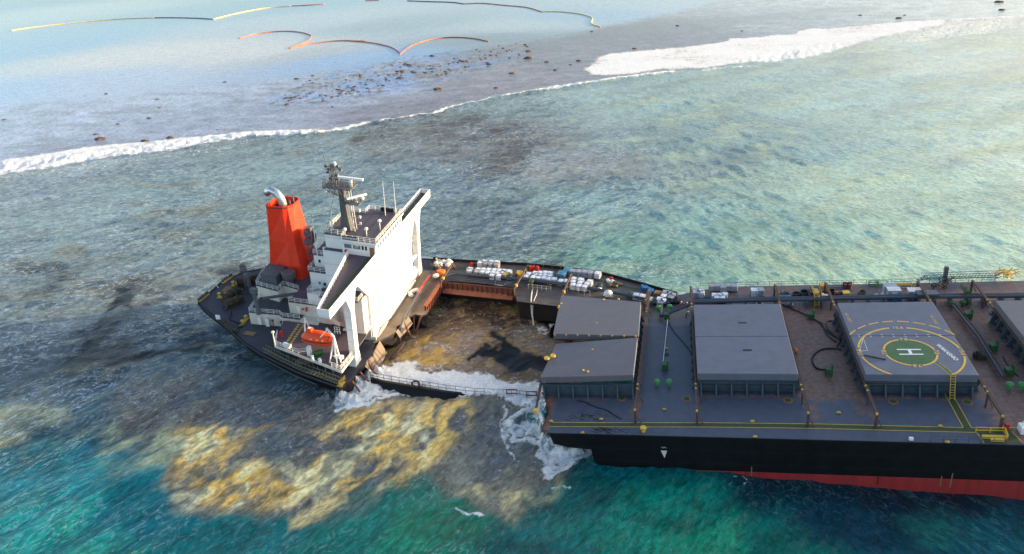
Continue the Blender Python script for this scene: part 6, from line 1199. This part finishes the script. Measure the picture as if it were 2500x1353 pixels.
# ================================================================ OIL_SHADE BOOMS IN THE LAGOON
def boom(pts, m_, lb_, r_=.32):
    P = [spot(FW, x, y, .25) for x, y in pts]; o_ = P[0].copy(); Q = []
    for i in range(len(P) - 1):
        p0, p1, p2, p3 = P[max(i - 1, 0)], P[i], P[i + 1], P[min(i + 2, len(P) - 1)]
        for k in range(6): t = k / 6; Q.append(.5 * ((2 * p1) + (-p0 + p2) * t + (2 * p0 - 5 * p1 + 4 * p2 - p3) * t * t + (-p0 + 3 * p1 - 3 * p2 + p3) * t ** 3) - o_)
    Q.append(P[-1] - o_); t = thing('oil_boom', lb_, 'oil boom', Matrix.Translation(o_), 'floating oil booms in the lagoon'); MB().tube(Q, r_, 6).build('float_tube', m_, t, smooth=True)
    MB().loft([[q_ + Vector((0, 0, -.1)) for q_ in Q], [q_ + Vector((0, 0, -.9)) for q_ in Q]], cap=False, close=False).build('skirt', 'boom_dark', t)
zt = lambda x, y: (x / 2.7778, y / 2.7778); zu = lambda x, y: (800 + x / 2.7778, y / 2.7778)
boom([zt(*q_) for q_ in ((65, 208), (250, 182), (500, 155), (800, 130), (1050, 120))], 'boom_yellow', 'long bright yellow floating boom at the upper left')
boom([zt(*q_) for q_ in ((1050, 120), (1200, 120), (1350, 124), (1440, 130))], 'boom_dark', 'dark stretch of boom continuing the long yellow one', .34)
boom([zt(*q_) for q_ in ((1445, 130), (1600, 92), (1800, 55), (1980, 40))], 'boom_yellow', 'pale yellow boom rising to the right of the first joint')
boom([zt(*q_) for q_ in ((1980, 40), (2100, 34), (2200, 25))], 'boom_orange', 'short red orange tip of the upper left boom', .34)
boom([zt(*q_) for q_ in ((1620, 260), (1750, 228), (1900, 212), (2020, 216), (2090, 232), (2110, 250), (2080, 280), (1960, 328))], 'boom_orange', 'red boom curling back on itself like a hook')
boom([zt(*q_) for q_ in ((1960, 330), (2100, 298), (2300, 276), (2480, 280))] + [zu(*q_) for q_ in ((130, 275), (300, 290), (430, 320), (490, 360))], 'boom_orange', 'longest red and dark boom bulging towards the reef')
boom([zu(*q_) for q_ in ((485, 372), (560, 315), (650, 280), (780, 256), (900, 253), (1000, 262), (1088, 280))], 'boom_orange', 'arched red and black boom right of the sharp joint')
boom([zu(*q_) for q_ in ((540, 5), (700, 11), (850, 16), (920, 26))], 'boom_dark', 'thin dark boom at the top centre edge', .34)
boom([zu(*q_) for q_ in ((920, 26), (1050, 22), (1200, 36), (1350, 50), (1450, 80))], 'boom_orange', 'reddish boom in the middle of the top chain', .34)
boom([zu(*q_) for q_ in ((1450, 80), (1550, 78), (1700, 92), (1790, 120), (1790, 160), (1850, 182))], 'boom_yellow', 'dull yellow boom at the right end of the top chain', .34)
boom([zu(*q_) for q_ in ((255, 4), (300, 2), (350, 0))], 'boom_orange', 'tiny red boom piece cut by the top edge', .34)
# ================================================================ ROCKS ON THE REEF FLAT
rk = []
for k in range(6):
    me_ = MB().blob((0, 0, .15), (1, .55, .42), 10, 7, .32, k + 20); o = me_.build('coral_rock', 'coral'); rk.append(o); o.location = (0, 0, -50)
big_ = [((680, 945), 3.4, 'largest brown rock on the reef, just behind the left surf line'), ((650, 912), 1.6, 'flat rock right behind the largest one'), ((980, 958), 2.4, 'low reddish rock at the surf line left of centre'), ((1525, 557), 1.6, 'isolated dark rock in the pale shallows'), ((2010, 537), 2.2, 'lone rock left of the rock field, in pale shallows'), ((720, 638), 1.6, 'dark rock alone in the left shallows'),
        ((1068, 675), 1.6, 'flat rock in the left middle of the reef'), ((1082, 732), 1.0, 'small upright rock in the left middle of the reef'), ((1010, 803), 1.6, 'long low rock left of centre between the two foam lines'), ((800, 842), 1.3, 'small flat rock between the foam lines on the left'), ((30, 812), 1.6, 'rock at the left picture edge'), ((1150, 938), 2.6, 'streak of dark rock close to the left surf'), ((1475, 880), .9, 'small dark rock near the middle of the left surf')]
rb = [((745, 607), 2.2, 'brown topped rock in the middle of the reef behind the foam line'), ((1250, 498), 1.6, 'dark flat rock right of the middle rock'), ((1700, 413), 1.4, 'flat dark rock left of the big foam field'), ((1485, 421), 1.3, 'flat rock below the blue shallows on the right'), ((1645, 440), .9, 'small rock next to the flat dark one by the foam field'), ((1545, 475), 1.4, 'streaky rock on the inner foam line'), ((440, 805), 1.6, 'dark rock at the end of the thin surf'), ((2080, 330), 1.3, 'dark rock on the rim of the big foam field'), ((1790, 215), 1.0, 'small rock near the end of the yellow boom'), ((1360, 395), 2.4, 'dark flat rock at the right end of the rock field'), ((2370, 175), 1.2, 'lone rock far up on the violet reef'), ((1140, 598), 1.3, 'thin dark rock right of the brown topped rock')]
rc_ = [((1650, 125), 2.0, 'dark rock above the big foam field on the right'), ((2330, 15), 2.6, 'dark rock at the top right edge'), ((2347, 69), 2.0, 'dark rock below the top right one'), ((1390, 105), 1.2, 'small dark rock beside the thin foam line, upper right'), ((1690, 104), 1.0, 'small low rock close to the dark one on the right'), ((587, 211), .9, 'small rock on the reef just above the foam field')]
def rock(px, py, s_, lb_, g_=None, k=0):
    o = rk[k % 6].copy(); C.objects.link(o); p = spot(FW, px, py, 0.0); o.matrix_world = Matrix.Translation(p) @ Matrix.Rotation(rng.uniform(-.4, .6), 4, 'Z') @ Matrix.Diagonal((s_, s_, s_ * .7, 1)); tag(o, lb_, 'rock', g_)
for i, ((x, y), s_, lb_) in enumerate(big_): rock(*zt(x, y), s_ * .68, lb_, None, i)
for i, ((x, y), s_, lb_) in enumerate(rb): rock(*zu(x, y), s_, lb_, None, i)
for i, ((x, y), s_, lb_) in enumerate(rc_): rock(1600 + x / 2.7778, y / 2.7778, s_, lb_, None, i)
cnt = 0
while cnt < 185:
    t_ = rng.random(); x = 690 + 600 * t_; yc = 235 - 115 * t_ + (8 if t_ < .3 else 0); y = yc + rng.gauss(0, 17 - 6 * t_)
    if x < 810 and rng.random() < .3: continue
    rock(x, y, rng.uniform(.35, 1.1) * (1.5 if rng.random() < .15 else 1), 'small brown weed covered rock in the rock field on the reef', 'small rocks of the rock field', cnt); cnt += 1
for o in rk: bpy.data.objects.remove(o)

# ================================================================ labels that single out each thing of a row
ORD = ['first', 'second', 'third', 'fourth', 'fifth', 'sixth', 'seventh', 'eighth', 'ninth', 'tenth', 'eleventh', 'twelfth', 'thirteenth', 'fourteenth', 'fifteenth']
bpy.context.view_layer.update()
same = {}
for o in C.objects:
    if o.parent is None and o.get('group') and o.get('label'): same.setdefault((o['group'], o['label']), []).append(o)
for (g_, l_), os_ in same.items():
    if 1 < len(os_) <= 15:
        def sx(o): p = RW.T @ (np.array(o.matrix_world.translation) - np.array([0, 0, CAM_H])); return p[0] / p[2]
        for k, o in enumerate(sorted(os_, key=sx)):
            o['label'] = ' '.join((('leftmost ' if k == 0 else 'rightmost ' if k == len(os_) - 1 else ORD[k] + ' from left, ') + l_).split()[:16])
